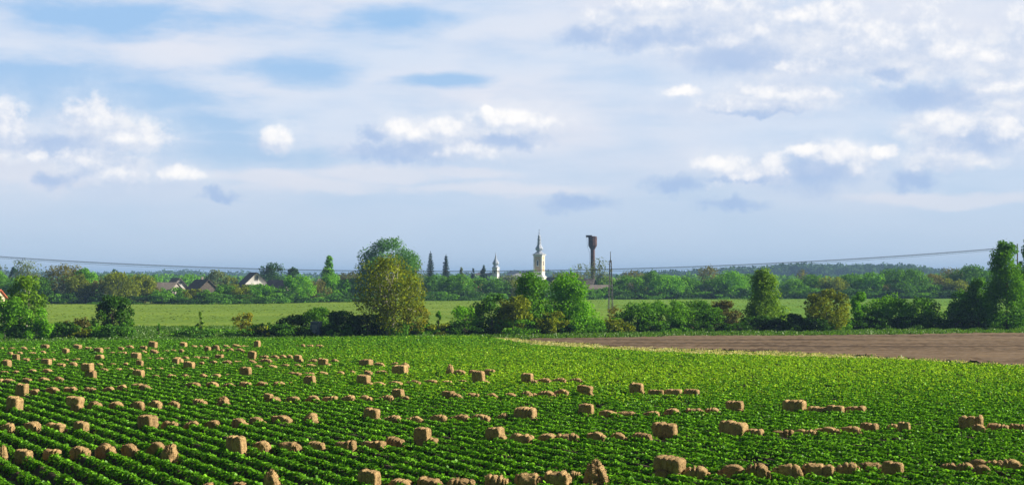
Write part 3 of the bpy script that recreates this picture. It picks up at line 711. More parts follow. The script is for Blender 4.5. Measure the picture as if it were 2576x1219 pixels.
GH = 'trees and bushes in the front hedge'
GM = 'trees and bushes of the far hedge'
T, Bu = 'tree', 'bush'
# front hedge, left to right: name, label, category, leaf kind, x, base, top, width, shape, extra
FRONT = [
 ('broadleaf_tree', 'pale green drooping tree with white trunk at the left edge', T, 'willow', 62, 856, 694, 92, 'fan', dict(clear=.30, bark=BARK_PALE, forks=2, droop=.45, Y=152, nb=34)),
 ('broadleaf_tree', 'wide green lower tree cut by the left picture edge', T, 'mid', 12, 858, 742, 120, 'round', dict(clear=.08, Y=149, bark=BARK_PALE)),
 ('broadleaf_tree', 'round green tree right of the drooping tree at the left edge', T, 'bright', 88, 856, 770, 84, 'round', dict(clear=.1, bark=BARK_PALE, forks=2, Y=150)),
 ('bush', 'low dark bush between left edge trees and round dark bush', Bu, 'deep', 150, 856, 810, 78, 'shrub', {}),
 ('bush', 'dark brownish thicket left of the big round dark bush', Bu, 'rust', 196, 854, 796, 66, 'shrub', dict(dens=.8)),
 ('broadleaf_tree', 'big round very dark bushy tree in front of the left meadow', T, 'deep', 283, 850, 747, 108, 'round', dict(clear=.06, dens=1.3)),
 ('bush', 'low green bush at the foot of the round dark tree', Bu, 'dark', 250, 854, 812, 80, 'shrub', {}),
 ('bush', 'green bush poking out right under the round dark tree', Bu, 'mid', 318, 853, 806, 40, 'shrub', {}),
 ('sapling', 'small thin sapling alone before the left meadow', T, 'mid', 399, 850, 812, 14, 'spire', dict(dens=.8)),
 ('sapling', 'taller light sapling rising from low scrub left of the rusty bush', T, 'willow', 503, 850, 779, 26, 'spire', dict(dens=.6)),
 ('bush', 'low straggly scrub at the foot of the small thin sapling', Bu, 'mid', 428, 852, 832, 70, 'shrub', dict(dens=.8)),
 ('bush', 'low dark scrub under the taller light sapling', Bu, 'dark', 485, 852, 820, 86, 'shrub', {}),
 ('bush', 'low green scrub just left of the rusty orange bush', Bu, 'mid', 548, 851, 826, 60, 'shrub', {}),
 ('bush', 'small rusty orange bush before the left meadow', Bu, 'gold', 607, 849, 782, 58, 'shrub', dict(dens=.45, clear=.2)),
 ('bush', 'dark low scrub under the rusty orange bush', Bu, 'dark', 612, 851, 826, 76, 'shrub', {}),
 ('bush', 'low end of the dark hedge left of the blue metal shed', Bu, 'deep', 670, 851, 812, 66, 'shrub', {}),
 ('bush', 'dark hedge bush just left of the blue metal shed', Bu, 'deep', 728, 850, 793, 90, 'shrub', dict(dens=1.2)),
 ('bush', 'tallest dark hedge bush directly behind the blue metal shed', Bu, 'dark', 800, 848, 774, 96, 'shrub', dict(dens=1.2, Y=166)),
 ('bush', 'dark hedge bush right of the blue metal shed', Bu, 'deep', 862, 849, 782, 84, 'shrub', dict(dens=1.3)),
 ('bush', 'dark bush beneath the left side of the big yellow green tree', Bu, 'deep', 925, 848, 790, 84, 'shrub', dict(dens=1.3)),
 ('field_maple', 'largest yellow green tree with pale twin trunk in front centre', T, 'olive', 980, 845, 645, 168, 'round', dict(clear=.13, bark=BARK_PALE, forks=2, dens=.66, nb=90, trunk_r=.19, nlimb=22, Y=161)),
 ('bush', 'golden bush beneath the right side of the big yellow green tree', Bu, 'gold', 1048, 846, 765, 72, 'shrub', dict(dens=.7, clear=.15)),
 ('bush', 'low green bush at the right foot of the big yellow green tree', Bu, 'mid', 1050, 846, 812, 80, 'shrub', {}),
 ('sapling', 'thin sapling between the big yellow green tree and the paired trees', T, 'bright', 1103, 845, 770, 28, 'spire', dict(dens=.7)),
 ('bush', 'low yellowish scrub under the thin centre sapling', Bu, 'olive', 1106, 846, 815, 64, 'shrub', {}),
 ('bush', 'light green feathery bush left of the paired trees', Bu, 'bright', 1168, 845, 760, 76, 'round', dict(clear=.1, dens=.8)),
 ('bush', 'dark low bush beneath the light green feathery bush', Bu, 'deep', 1180, 846, 806, 84, 'shrub', {}),
 ('bush', 'dark shaded bush joining the left one of the paired trees', Bu, 'dark', 1238, 843, 744, 92, 'shrub', dict(dens=1.1)),
 ('broadleaf_tree', 'left one of the paired bright green trees in the centre', T, 'mid', 1334, 842, 684, 152, 'dome', dict(clear=.06, Y=170, nb=80)),
 ('bush', 'yellowish bush on the left flank of the paired trees', Bu, 'olive', 1290, 842, 742, 84, 'shrub', dict(Y=166)),
 ('broadleaf_tree', 'right one of the paired bright green trees in the centre', T, 'bright', 1430, 840, 684, 150, 'dome', dict(clear=.06, Y=172, nb=80)),
 ('bush', 'low green bush in front of the left paired tree', Bu, 'mid', 1300, 845, 800, 90, 'shrub', {}),
 ('bush', 'low yellowish bush in front of the gap between the paired trees', Bu, 'olive', 1385, 843, 785, 84, 'shrub', {}),
 ('bush', 'low green bush right of the paired trees', Bu, 'mid', 1478, 841, 798, 96, 'shrub', {}),
 ('bush', 'sparse twiggy yellowish bush at the foot of the lattice pole', Bu, 'brown', 1548, 838, 772, 56, 'fan', dict(dens=.25, clear=.15, Y=182)),
 ('bush', 'left end of the long dark hedge below the lattice pole', Bu, 'mid', 1545, 838, 800, 72, 'shrub', {}),
 ('bush', 'dark bush in the left half of the long right hedge', Bu, 'dark', 1606, 836, 758, 104, 'shrub', dict(dens=1.3, nb=44)),
 ('bush', 'green topped bush in the middle of the long right hedge', Bu, 'mid', 1676, 835, 755, 112, 'shrub', dict(dens=1.3, nb=44)),
 ('bush', 'dark bush right of the middle of the long right hedge', Bu, 'dark', 1746, 834, 757, 108, 'shrub', dict(dens=1.3, nb=44)),
 ('bush', 'reddish brown right end of the long dark hedge', Bu, 'rust', 1818, 833, 759, 96, 'shrub', dict(dens=1.1, nb=40)),
 ('weeping_tree', 'tall drooping light green tree at the right end of the long hedge', T, 'willow', 1926, 830, 671, 116, 'dome', dict(clear=.04, droop=.6, nb=80, Y=184)),
 ('bush', 'dark low bush under the tall drooping tree', Bu, 'deep', 1905, 834, 795, 90, 'shrub', {}),
 ('bush', 'dark low bush between drooping tree and golden olive tree', Bu, 'deep', 1985, 834, 788, 84, 'shrub', {}),
 ('broadleaf_tree', 'golden olive small tree right of the drooping tree', T, 'olive', 2082, 835, 725, 108, 'round', dict(clear=.1, dens=.9)),
 ('bush', 'dark bush at the foot of the golden olive tree', Bu, 'deep', 2045, 836, 800, 80, 'shrub', {}),
 ('broadleaf_tree', 'light green small tree right of the golden olive tree', T, 'bright', 2163, 830, 736, 78, 'dome', dict(clear=.08)),
 ('bush', 'green rounded bush with tall top in the right hedge', Bu, 'mid', 2240, 829, 740, 100, 'shrub', dict(dens=1.2, nb=40)),
 ('bush', 'dark bush left of the meadow gap in the right hedge', Bu, 'dark', 2318, 828, 750, 96, 'shrub', dict(dens=1.2, nb=40)),
 ('bush', 'low dark bush beneath the light green small tree', Bu, 'deep', 2190, 831, 795, 90, 'shrub', {}),
 ('bush', 'low dark bush beneath the meadow gap bush', Bu, 'deep', 2275, 830, 796, 90, 'shrub', {}),
 ('bush', 'feathery green bush left of the tall dark right edge tree', Bu, 'mid', 2420, 826, 730, 74, 'fan', dict(clear=.05)),
 ('bush', 'dark low bush under the feathery green bush', Bu, 'dark', 2404, 827, 778, 76, 'shrub', {}),
 ('broadleaf_tree', 'tall dark green tree at the right picture edge', T, 'mid', 2534, 822, 600, 124, 'dome', dict(clear=.05, nb=90, dens=1.1, Y=187)),
 ('broadleaf_tree', 'bright topped tall tree cut by the right picture edge', T, 'mid', 2592, 822, 586, 96, 'dome', dict(clear=.05, Y=192)),
 ('broadleaf_tree', 'dark tree wedged left of the tall right edge tree', T, 'dark', 2462, 824, 700, 96, 'dome', dict(clear=.06, Y=190)),
 ('bush', 'brownish low bush at the foot of the right edge tree', Bu, 'rust', 2505, 824, 782, 90, 'shrub', {}),
]
for (nm, lb, ct, kd, px, ba, tp, w, shp, kw) in FRONT:
    tree(nm, lb, ct, kd, px, ba, tp, w, shp, group=GH, **kw)

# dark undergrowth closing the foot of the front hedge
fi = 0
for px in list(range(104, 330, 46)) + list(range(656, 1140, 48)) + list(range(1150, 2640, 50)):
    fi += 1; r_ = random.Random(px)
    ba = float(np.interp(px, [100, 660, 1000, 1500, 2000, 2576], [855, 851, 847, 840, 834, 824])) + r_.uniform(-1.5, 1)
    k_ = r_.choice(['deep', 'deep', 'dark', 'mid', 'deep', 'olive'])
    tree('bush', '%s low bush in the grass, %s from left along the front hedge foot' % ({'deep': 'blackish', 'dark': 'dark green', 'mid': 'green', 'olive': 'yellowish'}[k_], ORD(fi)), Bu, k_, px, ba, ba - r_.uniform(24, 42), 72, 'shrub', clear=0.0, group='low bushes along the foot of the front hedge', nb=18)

# far hedge beyond the meadow (base at y 765 left, 752 right)
def fy(px): return ground_at(px, float(np.interp(px, [0, 600, 1000, 1500, 2576], [764, 765, 757, 753, 750]))).y
FARH = [
 (-20, 680, 80, 'mid', 'round', 'green tree cut by the left edge, far hedge'),
 (40, 700, 76, 'dark', 'shrub', 'dark green bush behind the left edge trees'),
 (98, 700, 64, 'mid', 'shrub', 'green bush showing right of the left edge trees'),
 (158, 666, 100, 'brown', 'round', 'large brownish olive tree in the left far hedge'),
 (198, 690, 50, 'olive', 'round', 'olive tree touching the large brownish tree'),
 (214, 674, 56, 'bright', 'round', 'light green tree top behind the brownish olive tree'),
 (250, 702, 56, 'brown', 'round', 'dull brown bush right of the brownish olive tree'),
 (296, 686, 78, 'olive', 'round', 'broad olive tree left of the village roofs'),
 (345, 690, 74, 'olive', 'round', 'second broad olive tree close to the village roofs'),
 (380, 712, 44, 'brown', 'shrub', 'brown bush just left of the grey roof'),
 (405, 724, 40, 'mid', 'shrub', 'small green bush before the grey roofed house'),
 (446, 722, 50, 'mid', 'round', 'rounded green bush under the white gabled grey roof'),
 (486, 726, 44, 'olive', 'round', 'yellowish round bush below the brown roof'),
 (524, 728, 46, 'mid', 'round', 'round green bush below the brown roof, right side'),
 (560, 718, 50, 'dark', 'shrub', 'dark bush left of the veranda house'),
 (600, 715, 60, 'olive', 'shrub', 'olive bush in front of the veranda house'),
 (648, 713, 70, 'bright', 'round', 'bright green bush under the veranda house'),
 (700, 726, 56, 'dark', 'shrub', 'dark bush under the low dark roof'),
 (748, 690, 66, 'bright', 'round', 'bright green round tree right of the low dark roof'),
 (796, 705, 56, 'brown', 'round', 'russet bush between two bright green trees'),
 (838, 692, 66, 'bright', 'round', 'bright green tree under the pointed light tree'),
 (885, 698, 60, 'mid', 'shrub', 'green bush left of the central tree'),
 (930, 700, 60, 'dark', 'shrub', 'dark bush hidden behind the central yellow tree, left'),
 (1100, 692, 64, 'dark', 'round', 'dark tree right of the central yellow tree'),
 (1150, 690, 70, 'mid', 'round', 'green tree below the two tall spruces'),
 (1200, 700, 54, 'mid', 'shrub', 'green bush left below the small white church tower'),
 (1245, 700, 64, 'dark', 'round', 'dark green tree below the small white church tower'),
 (1300, 704, 64, 'olive', 'round', 'olive bush below the church nave'),
 (1360, 706, 64, 'mid', 'shrub', 'green bush below the yellow church tower'),
 (1440, 722, 60, 'dark', 'shrub', 'dark bush behind the right paired tree'),
 (1497, 728, 34, 'mid', 'shrub', 'small green bush at the foot of the water tower'),
 (1535, 722, 50, 'dark', 'shrub', 'low dark bush right of the water tower foot'),
 (1560, 706, 50, 'mid', 'shrub', 'green bush just behind the lattice pole'),
 (1588, 694, 72, 'mid', 'round', 'green tree right of the lattice pole'),
 (1640, 682, 64, 'dark', 'round', 'dark tree right of the lattice pole tree'),
 (1676, 690, 74, 'bright', 'round', 'bright green tree in the centre right far hedge'),
 (1650, 722, 70, 'gold', 'shrub', 'yellow green low bush under the bright centre right tree'),
 (1732, 696, 60, 'mid', 'round', 'green tree left of the brown bare crowned tree'),
 (1790, 700, 60, 'dark', 'shrub', 'dark bush under the brown bare crowned tree'),
 (1838, 682, 78, 'bright', 'round', 'bright green tree left of the tall drooping tree'),
 (1880, 690, 56, 'dark', 'round', 'dark tree behind the tall drooping tree'),
 (1992, 700, 70, 'mid', 'round', 'green tree just right of the tall drooping tree'),
 (2044, 690, 64, 'dark', 'round', 'dark tree behind the golden olive tree'),
 (2096, 694, 60, 'olive', 'round', 'olive far tree behind the golden olive tree'),
 (2144, 688, 74, 'mid', 'round', 'broad green tree in the right far hedge'),
 (2196, 684, 56, 'bright', 'round', 'bright green tree left of the broad round dark tree'),
 (2270, 674, 112, 'dark', 'round', 'broad round dark green tree, largest of the right far hedge'),
 (2226, 712, 50, 'brown', 'shrub', 'brown bush left under the broad round dark tree'),
 (2345, 690, 78, 'brown', 'round', 'brownish leafless looking bush right of the broad dark tree'),
 (2340, 716, 70, 'mid', 'shrub', 'low green bush before the brownish bush on the right'),
 (2400, 700, 56, 'olive', 'shrub', 'olive bush left of the dark right trees'),
 (2440, 668, 90, 'dark', 'round', 'dark green tree left behind the right edge tree'),
 (2510, 680, 80, 'mid', 'round', 'green tree behind the right edge tree'),
 (2575, 672, 80, 'dark', 'round', 'dark tree behind the right edge, far hedge'),
 (2650, 680, 90, 'mid', 'round', 'green tree beyond the right edge'),
]
for (px, tp, w, kd, shp, lb) in FARH:
    y_ = fy(px) + random.Random(px).uniform(4, 16)
    isb = 'bush' in lb
    tree('bush' if isb else 'broadleaf_tree', lb, Bu if isb else T, kd, px, 760, tp, w * 1.22, shp, Y=y_, clear=0.02, group=GM, dens=1.15 if kd != 'brown' else .8)
# low dark undergrowth closing the foot of the far hedge
for i, px in enumerate(range(-60, 2660, 68)):
    if 935 < px < 1060: continue
    tp = float(np.interp(px, [0, 600, 1000, 1500, 2576], [738, 740, 733, 730, 728])) + random.Random(i).uniform(-6, 7)
    k_ = ['deep', 'dark', 'deep', 'mid'][i % 4]
    tree('bush', '%s low bush at meadow edge, %s from left along the far hedge foot' % ({'deep': 'blackish', 'dark': 'dark green', 'mid': 'green'}[k_], ORD(i + 1)), Bu, k_, px, 760, tp, 92, 'shrub', Y=fy(px) + 3, clear=0.0, group='low bushes along the foot of the far hedge', nb=16)

# trees standing behind the far hedge
BACK = [
 ('broadleaf_tree', 'tall dark tree rising behind the big yellow green tree', 974, 600, 138, 'dark', 'round', 410, dict(clear=.15, dens=1.4, nb=70)),
 ('broadleaf_tree', 'grey green tree right behind the big yellow green tree', 1035, 650, 60, 'grey', 'round', 440, dict(dens=.6)),
 ('broadleaf_tree', 'pointed light green tree left of the tall dark tree', 828, 638, 60, 'bright', 'spire', 420, {}),
 ('broadleaf_tree', 'dark rounded tree beside the veranda house', 686, 660, 58, 'deep', 'round', 520, {}),
 ('broadleaf_tree', 'small dark tree right of the veranda house tree', 736, 670, 34, 'deep', 'round', 540, {}),
 ('poplar_tree', 'grey green feathery poplar clump on the left skyline', 64, 657, 76, 'grey', 'fan', 560, dict(dens=.45, clear=.2)),
 ('broadleaf_tree', 'dark small tree left of the feathery poplars', 36, 668, 24, 'deep', 'round', 560, {}),
 ('bare_tree', 'pale leafless tree at the left picture edge', 8, 658, 22, 'grey', 'fan', 600, dict(dens=.12, clear=.1)),
 ('broadleaf_tree', 'small dark tree on the skyline left of the roofs', 290, 674, 22, 'deep', 'round', 640, {}),
 ('broadleaf_tree', 'round light green tree left of the white gable', 392, 687, 32, 'bright', 'round', 560, {}),
 ('broadleaf_tree', 'pale green tree left of the round light green tree', 365, 690, 36, 'willow', 'round', 570, {}),
 ('broadleaf_tree', 'light green tree above the white gable', 478, 688, 54, 'bright', 'round', 600, {}),
 ('broadleaf_tree', 'greyish green tree above the brown roof', 545, 680, 60, 'grey', 'round', 520, dict(dens=.8)),
 ('broadleaf_tree', 'olive tree left of the veranda house', 580, 695, 40, 'olive', 'round', 500, {}),
 ('broadleaf_tree', 'brownish low trees left of the tall dark tree', 880, 684, 60, 'brown', 'shrub', 560, dict(dens=.8)),
 ('broadleaf_tree', 'small tree right of the second spruce', 1161, 664, 22, 'grey', 'spire', 620, {}),
 ('broadleaf_tree', 'dark blue green tree left of the small church tower', 1216, 661, 28, 'blue', 'spire', 650, dict(dens=1.1)),
 ('broadleaf_tree', 'narrow dark tree beside the dark blue green tree', 1190, 671, 18, 'blue', 'spire', 660, {}),
 ('broadleaf_tree', 'pale olive tree between the two church towers', 1285, 692, 60, 'grey', 'shrub', 640, dict(dens=.7)),
 ('bare_tree', 'bare brown tree left of the water tower', 1462, 665, 52, 'grey', 'fan', 600, dict(dens=.16, clear=.15)),
 ('broadleaf_tree', 'dull olive trees below the bare brown tree', 1430, 683, 66, 'olive', 'shrub', 620, dict(dens=.7)),
 ('bare_tree', 'pale sparse tree right behind the water tower', 1508, 644, 42, 'grey', 'fan', 560, dict(dens=.25, clear=.25)),
 ('bush', 'light green bush under the pale sparse tree', 1520, 696, 50, 'willow', 'shrub', 560, {}),
 ('broadleaf_tree', 'brown bare crown right of the lattice pole', 1592, 680, 60, 'brown', 'shrub', 600, dict(dens=.5)),
 ('broadleaf_tree', 'brown bare crowned tree on the centre right skyline', 1782, 667, 58, 'brown', 'round', 560, dict(dens=.45, clear=.1)),
 ('broadleaf_tree', 'brown twiggy tree right of the tall drooping tree', 2026, 676, 44, 'brown', 'round', 560, dict(dens=.5)),
 ('broadleaf_tree', 'grey brown tree behind the brownish right bush', 2395, 672, 54, 'brown', 'round', 560, dict(dens=.5)),
]
for (nm, lb, px, tp, w, kd, shp, Y, kw) in BACK:
    kw = dict(kw); kw.setdefault('clear', .06)
    tree(nm, lb, Bu if nm == 'bush' else T, kd, px, 700, tp, w * 1.1, shp, Y=Y, group='trees behind the far hedge', **kw)
spruce('taller left one of two dark spruces on the skyline', 1083, 632, 34, 600, group='two dark spruces on the skyline')
spruce('shorter right one of two dark spruces on the skyline', 1122, 639, 32, 610, group='two dark spruces on the skyline')

# far woods fading into the air: one mass of crowns --------------------------------
def woods(name, label, Y, prof, seed, n, leaf, kind='far'):
    """prof: list of (px, top py); crowns side by side and a few rows deep, on the ground"""
    rng = np.random.default_rng(seed); B = []
    xs_ = np.arange(prof[0][0], prof[-1][0], 7.0)
    for px in xs_:
        for r_ in range(3):
            y = Y * rng.uniform(0.97, 1.06); t_ = np.interp(px, [p[0] for p in prof], [p[1] for p in prof]) + rng.normal(0, 2.0) + r_ * 3.0
            if t_ > 694: continue
            p = at(px + rng.uniform(-5, 5), t_, y); h_ = p.z
            w_ = rng.uniform(0.28, 0.5) * h_
            B.append((p.x, p.y, h_ * 0.62, w_, w_, h_ * 0.38)); B.append((p.x + rng.normal(0, w_ * .5), p.y - w_ * .4, h_ * 0.32, w_ * 1.1, w_, h_ * 0.34))
    B = np.array(B); v, f, tint = foliage(rng, B, n, leaf, None, .1); v[:, 2] = np.maximum(v[:, 2], 0.1)
    o = mesh_np(name, v, f, LM[kind], None, tint); tag(o, label, 'woods', kind='stuff')
woods('far_woods', 'blue hazy woods along the right horizon', 1750, [(1560, 690), (1620, 680), (1720, 678), (1850, 671), (1930, 668), (1960, 662), (2030, 661), (2110, 665), (2180, 662), (2300, 664), (2345, 672), (2400, 676), (2700, 674)], 21, 60000, 2.6)
woods('distant_woods', 'thin blue line of woods along the left and centre horizon', 2300, [(-120, 684), (60, 682), (300, 683), (420, 680), (470, 677), (520, 683), (560, 681), (640, 684), (760, 686), (1000, 687), (1250, 684), (1330, 679), (1420, 681), (1560, 688), (1700, 684), (1960, 680)], 22, 50000, 3.0)
woods('middle_woods', 'dull green and brown woods behind the village', 900, [(-140, 694), (100, 694), (240, 690), (340, 689), (600, 692), (800, 694), (880, 690), (960, 690), (1180, 691), (1300, 696), (1600, 692), (1760, 690), (1900, 688), (2060, 692), (2330, 688), (2450, 682), (2700, 680)], 23, 70000, 1.3, 'mid')

# ------------------------------------------------------------------ buildings
WHITE = simple('white_wall', (0.62, 0.62, 0.62), (0.78, 0.77, 0.74), 0.8, 0.85)
CREAM = simple('cream_wall', (0.52, 0.44, 0.30), (0.62, 0.53, 0.38), 0.8, 0.85)
OCHRE = simple('ochre_panel', (0.50, 0.36, 0.20), (0.62, 0.46, 0.27), 1.2, 0.85)
GREYW = simple('grey_wall', (0.24, 0.22, 0.20), (0.34, 0.31, 0.28), 0.8, 0.9)
RDARK = simple('dark_roof', (0.045, 0.042, 0.055), (0.09, 0.08, 0.09), 1.5, 0.8)
RBROWN = simple('brown_roof', (0.085, 0.070, 0.062), (0.140, 0.115, 0.100), 1.5, 0.85)
RGREY = simple('grey_roof', (0.16, 0.14, 0.13), (0.26, 0.23, 0.20), 1.5, 0.85)
RLIGHT = simple('light_metal_roof', (0.50, 0.54, 0.56), (0.66, 0.68, 0.68), 1.0, 0.5)
RBLUE = simple('blue_grey_roof', (0.10, 0.15, 0.26), (0.16, 0.22, 0.34), 1.0, 0.6)
RRED = simple('red_roof', (0.42, 0.10, 0.05), (0.55, 0.17, 0.09), 1.5, 0.8)
GLASS = simple('dark_window', (0.02, 0.025, 0.035), (0.05, 0.06, 0.08), 2.0, 0.2, spec=0.6)
TIN = simple('dome_tin', (0.34, 0.40, 0.52), (0.48, 0.53, 0.62), 0.7, 0.42, metal=0.35)
RUST = simple('rusted_steel', (0.050, 0.024, 0.021), (0.105, 0.046, 0.036), 0.9, 0.75, 0.01)
STEEL = simple('grey_steel', (0.05, 0.055, 0.07), (0.12, 0.12, 0.14), 4.0, 0.6)
CONC = simple('concrete', (0.20, 0.19, 0.18), (0.32, 0.30, 0.28), 3.0, 0.9)

def house(name, label, px, Y, W, D, wallh, roofh, rz, wall, roof, gable=None, base_z=0.0, windows=(), chimney=None, group=None, porch=False, eave=.45):
    """gabled house, ridge along local y, gable end facing local -y"""
    p = at(px, 700, Y); root = empty(name, (p.x, Y, 0), rz); w, d = W / 2, D / 2
    mb = MB(); mb.box(-w, w, -d, d, -0.2, wallh); mb.build('wall', wall, root)
    mb = MB(); mb.add([(-w, -d, wallh), (w, -d, wallh), (0, -d, wallh + roofh), (-w, -d + .2, wallh), (w, -d + .2, wallh), (0, -d + .2, wallh + roofh)], [(0, 1, 2), (5, 4, 3), (0, 3, 4, 1), (1, 4, 5, 2), (2, 5, 3, 0)])
    mb.build('gable', gable or wall, root); mb = MB()
    mb.add([(-w, d, wallh), (w, d, wallh), (0, d, wallh + roofh), (-w, d - .2, wallh), (w, d - .2, wallh), (0, d - .2, wallh + roofh)], [(2, 1, 0), (3, 4, 5), (1, 4, 3, 0), (2, 5, 4, 1), (0, 3, 5, 2)])
    mb.build('gable', gable or wall, root)
    e = eave; k = roofh / w; mb = MB()
    for s_ in (-1, 1):
        a = (s_ * (w + e), -d - e, wallh - e * k + .1); b_ = (s_ * (w + e), d + e, wallh - e * k + .1); c_ = (0, d + e, wallh + roofh + .1); d_ = (0, -d - e, wallh + roofh + .1)
        up = Vector((0, 0, .18)); q = [Vector(v_) for v_ in (a, b_, c_, d_)]; q2 = [v_ + up for v_ in q]
        fc = [(0, 1, 2, 3), (7, 6, 5, 4), (0, 4, 5, 1), (1, 5, 6, 2), (2, 6, 7, 3), (3, 7, 4, 0)]
        mb.add(q + q2, fc if s_ > 0 else [f_[::-1] for f_ in fc])
    rf = mb.build('roof', roof, root)
    if chimney:
        mb = MB(); cx_, cy_ = chimney; mb.box(cx_ - .35, cx_ + .35, cy_ - .35, cy_ + .35, wallh + .2, wallh + roofh + .9); mb.box(cx_ - .45, cx_ + .45, cy_ - .45, cy_ + .45, wallh + roofh + .9, wallh + roofh + 1.1)
        mb.build('chimney', GREYW, rf)
    for (x_, z_, ww, wh) in windows:
        mb = MB(); mb.box(x_ - ww / 2 - .12, x_ + ww / 2 + .12, -d - .10, -d - .003, z_ - .12, z_ + wh + .12); wn = mb.build('window', wall if gable is None else gable, root)
        mb = MB(); mb.box(x_ - ww / 2, x_ - .04, -d - .13, -d - .103, z_, z_ + wh); mb.box(x_ + .04, x_ + ww / 2, -d - .13, -d - .103, z_, z_ + wh); mb.build('pane', GLASS, wn)
    if porch:
        mb = MB(); mb.box(-w, w, -d - 2.0, -d - .006, wallh - .35, wallh - .1); mb.build('porch_roof', WHITE, root)
        for i in range(4):
            x_ = -w + .25 + i * (W - .5) / 3; mb = MB(); mb.lathe([(.20, 0), (.16, .3), (.15, wallh - .6), (.2, wallh - .352)], 8, (x_, -d - 1.8)); mb.build('porch_column', CREAM, root)
    tag(root, label, 'house', group); return root
HG = 'village houses behind the far hedge'
house('village_house', 'white gabled house with dark blue roof and columned veranda', 637, 500, 8.2, 10, 4.6, 3.9, R(24), GREYW, RDARK, WHITE, windows=[(0, 6.0, 1.1, 1.5)], porch=True, group=HG)
house('village_house', 'house with grey roof and small white gable window', 443, 500, 6.2, 9, 3.2, 3.3, R(30), CREAM, RGREY, WHITE, windows=[(0, 4.6, 1.2, .9)], group=HG)
house('village_house', 'low house with broad grey brown roof left of the white gable', 413, 490, 9.5, 9, 2.6, 2.4, R(80), GREYW, RGREY, windows=[(-2, 1, 1, 1.2), (2, 1, 1, 1.2)], group=HG)
house('village_house', 'house with steep brown roof among bushes', 508, 490, 7.6, 10, 2.5, 3.5, R(38), RBROWN, RBROWN, chimney=(1.0, 2), group=HG)
house('village_house', 'low dark roofed house right of the veranda house', 706, 490, 8.0, 9, 2.6, 3.2, R(60), GREYW, RDARK, group=HG)
house('barn', 'long grey roofed barn left of the tall dark tree', 872, 560, 9, 22, 3.6, 2.6, R(88), GREYW, RGREY, group=HG)
house('barn', 'grey barn left of the water tower foot', 1455, 560, 8, 13, 3.2, 3.0, R(70), GREYW, RGREY, group=HG)
house('barn', 'grey barn wall with low roof right of the water tower', 1512, 545, 7, 9, 2.4, 1.4, R(84), GREYW, RGREY, group=HG)
house('village_house', 'house with red roof at the left picture edge', -40, 300, 5.0, 7, 2.6, 1.6, R(80), CREAM, RRED, group=HG)
house('village_house', 'small red roofed house below the spruces', 1186, 520, 6, 8, 3.2, 2.2, R(80), CREAM, RRED, group=HG)
house('village_house', 'small dark roofed house right of the nave', 1388, 620, 6, 9, 4.2, 2.6, R(20), CREAM, RDARK, group=HG)
house('village_house', 'pale roofed house in the brown skyline trees at centre right', 1588, 700, 9, 14, 3.8, 2.6, R(80), WHITE, RGREY, group=HG)

# --- large church: a square tower turned to the right, tin onion spire, nave roof
Y = 900.0; mpp = Y / F
def zc(py): return at(1357, py, Y).z
p = at(1356.5, 700, Y); root = empty('church', (p.x, Y, 0), R(-21))
tw = 29.0 * mpp / 1.29          # side of the square tower
h = tw / 2; zt = zc(642)
mb = MB(); mb.box(-h, h, -h, h, 0, zt); tower = mb.build('tower', WHITE, root)
mb = MB()
for (z0, z1, e) in ((zt - .1, zt + .35, .35), (zt + .35, zt + .7, .65)):
    mb.box(-h - e, h + e, -h - e, h + e, z0 + .003, z1)
mb.box(-h - .2, h + .2, -h - .2, h + .2, zc(683) - .3, zc(683)); mb.build('cornice', WHITE, root)
for (ax, sg) in (('y', -1), ('x', 1), ('x', -1), ('y', 1)):
    def face(u0, u1, d0, d1, z0, z1, mb):
        if ax == 'y': mb.box(u0, u1, min(sg * d0, sg * d1), max(sg * d0, sg * d1), z0, z1)
        else: mb.box(min(sg * d0, sg * d1), max(sg * d0, sg * d1), u0, u1, z0, z1)
    mb = MB(); face(-h * .62, h * .62, h + .003, h + .08, zc(682), zt - .7, mb); mb.build('ochre_panel', OCHRE, root)
    def arch(wd, z0, z1, n=8):
        pts = [(-wd, z0), (wd, z0)] + [(wd * math.cos(a), z1 - wd + wd * math.sin(a)) for a in np.linspace(0, math.pi, n)]
        return pts
    def arch_mesh(wd, z0, z1, dd0, dd1, mb):
        P2 = arch(wd, z0, z1); n = len(P2)
        def P3(u_, z_, d_): return (u_, sg * d_, z_) if ax == 'y' else (sg * d_, u_, z_)
        vs = [P3(u_, z_, dd0) for u_, z_ in P2] + [P3(u_, z_, dd1) for u_, z_ in P2]
        mb.add(vs, [tuple(range(n)), tuple(range(n, 2 * n))[::-1]] + [(i, (i + 1) % n, (i + 1) % n + n, i + n) for i in range(n)])
    mb = MB(); arch_mesh(h * .30, zc(670), zc(653), h + .084, h + .22, mb); fr = mb.build('window', WHITE, root)
    mb = MB(); arch_mesh(h * .17, zc(668), zc(655.5), h + .224, h + .27, mb); mb.build('louvre', GLASS, fr)
rt = tw / 2 * 1.12
prof = [(rt * 1.32, zt + .7), (rt * 1.05, zc(637.5)), (rt * .62, zc(633.5)), (rt * .40, zc(631.5)), (rt * .72, zc(628.5)), (rt * .80, zc(625.5)), (rt * .70, zc(622)), (rt * .50, zc(618)), (rt * .36, zc(613.5)),
        (rt * .32, zc(612.5)), (rt * .46, zc(612)), (rt * .46, zc(610.5)), (rt * .33, zc(610)), (rt * .32, zc(603)), (rt * .44, zc(602.5)), (rt * .42, zc(601)), (rt * .22, zc(598.5)), (rt * .32, zc(596)), (rt * .27, zc(593.5)),
        (rt * .11, zc(590.5)), (rt * .07, zc(587)), (.12, zc(584)), (.06, zc(581))]
mb = MB(); mb.lathe(prof, 8, (0, 0), math.pi / 8); sp_ = mb.build('onion_spire', TIN, root, False)
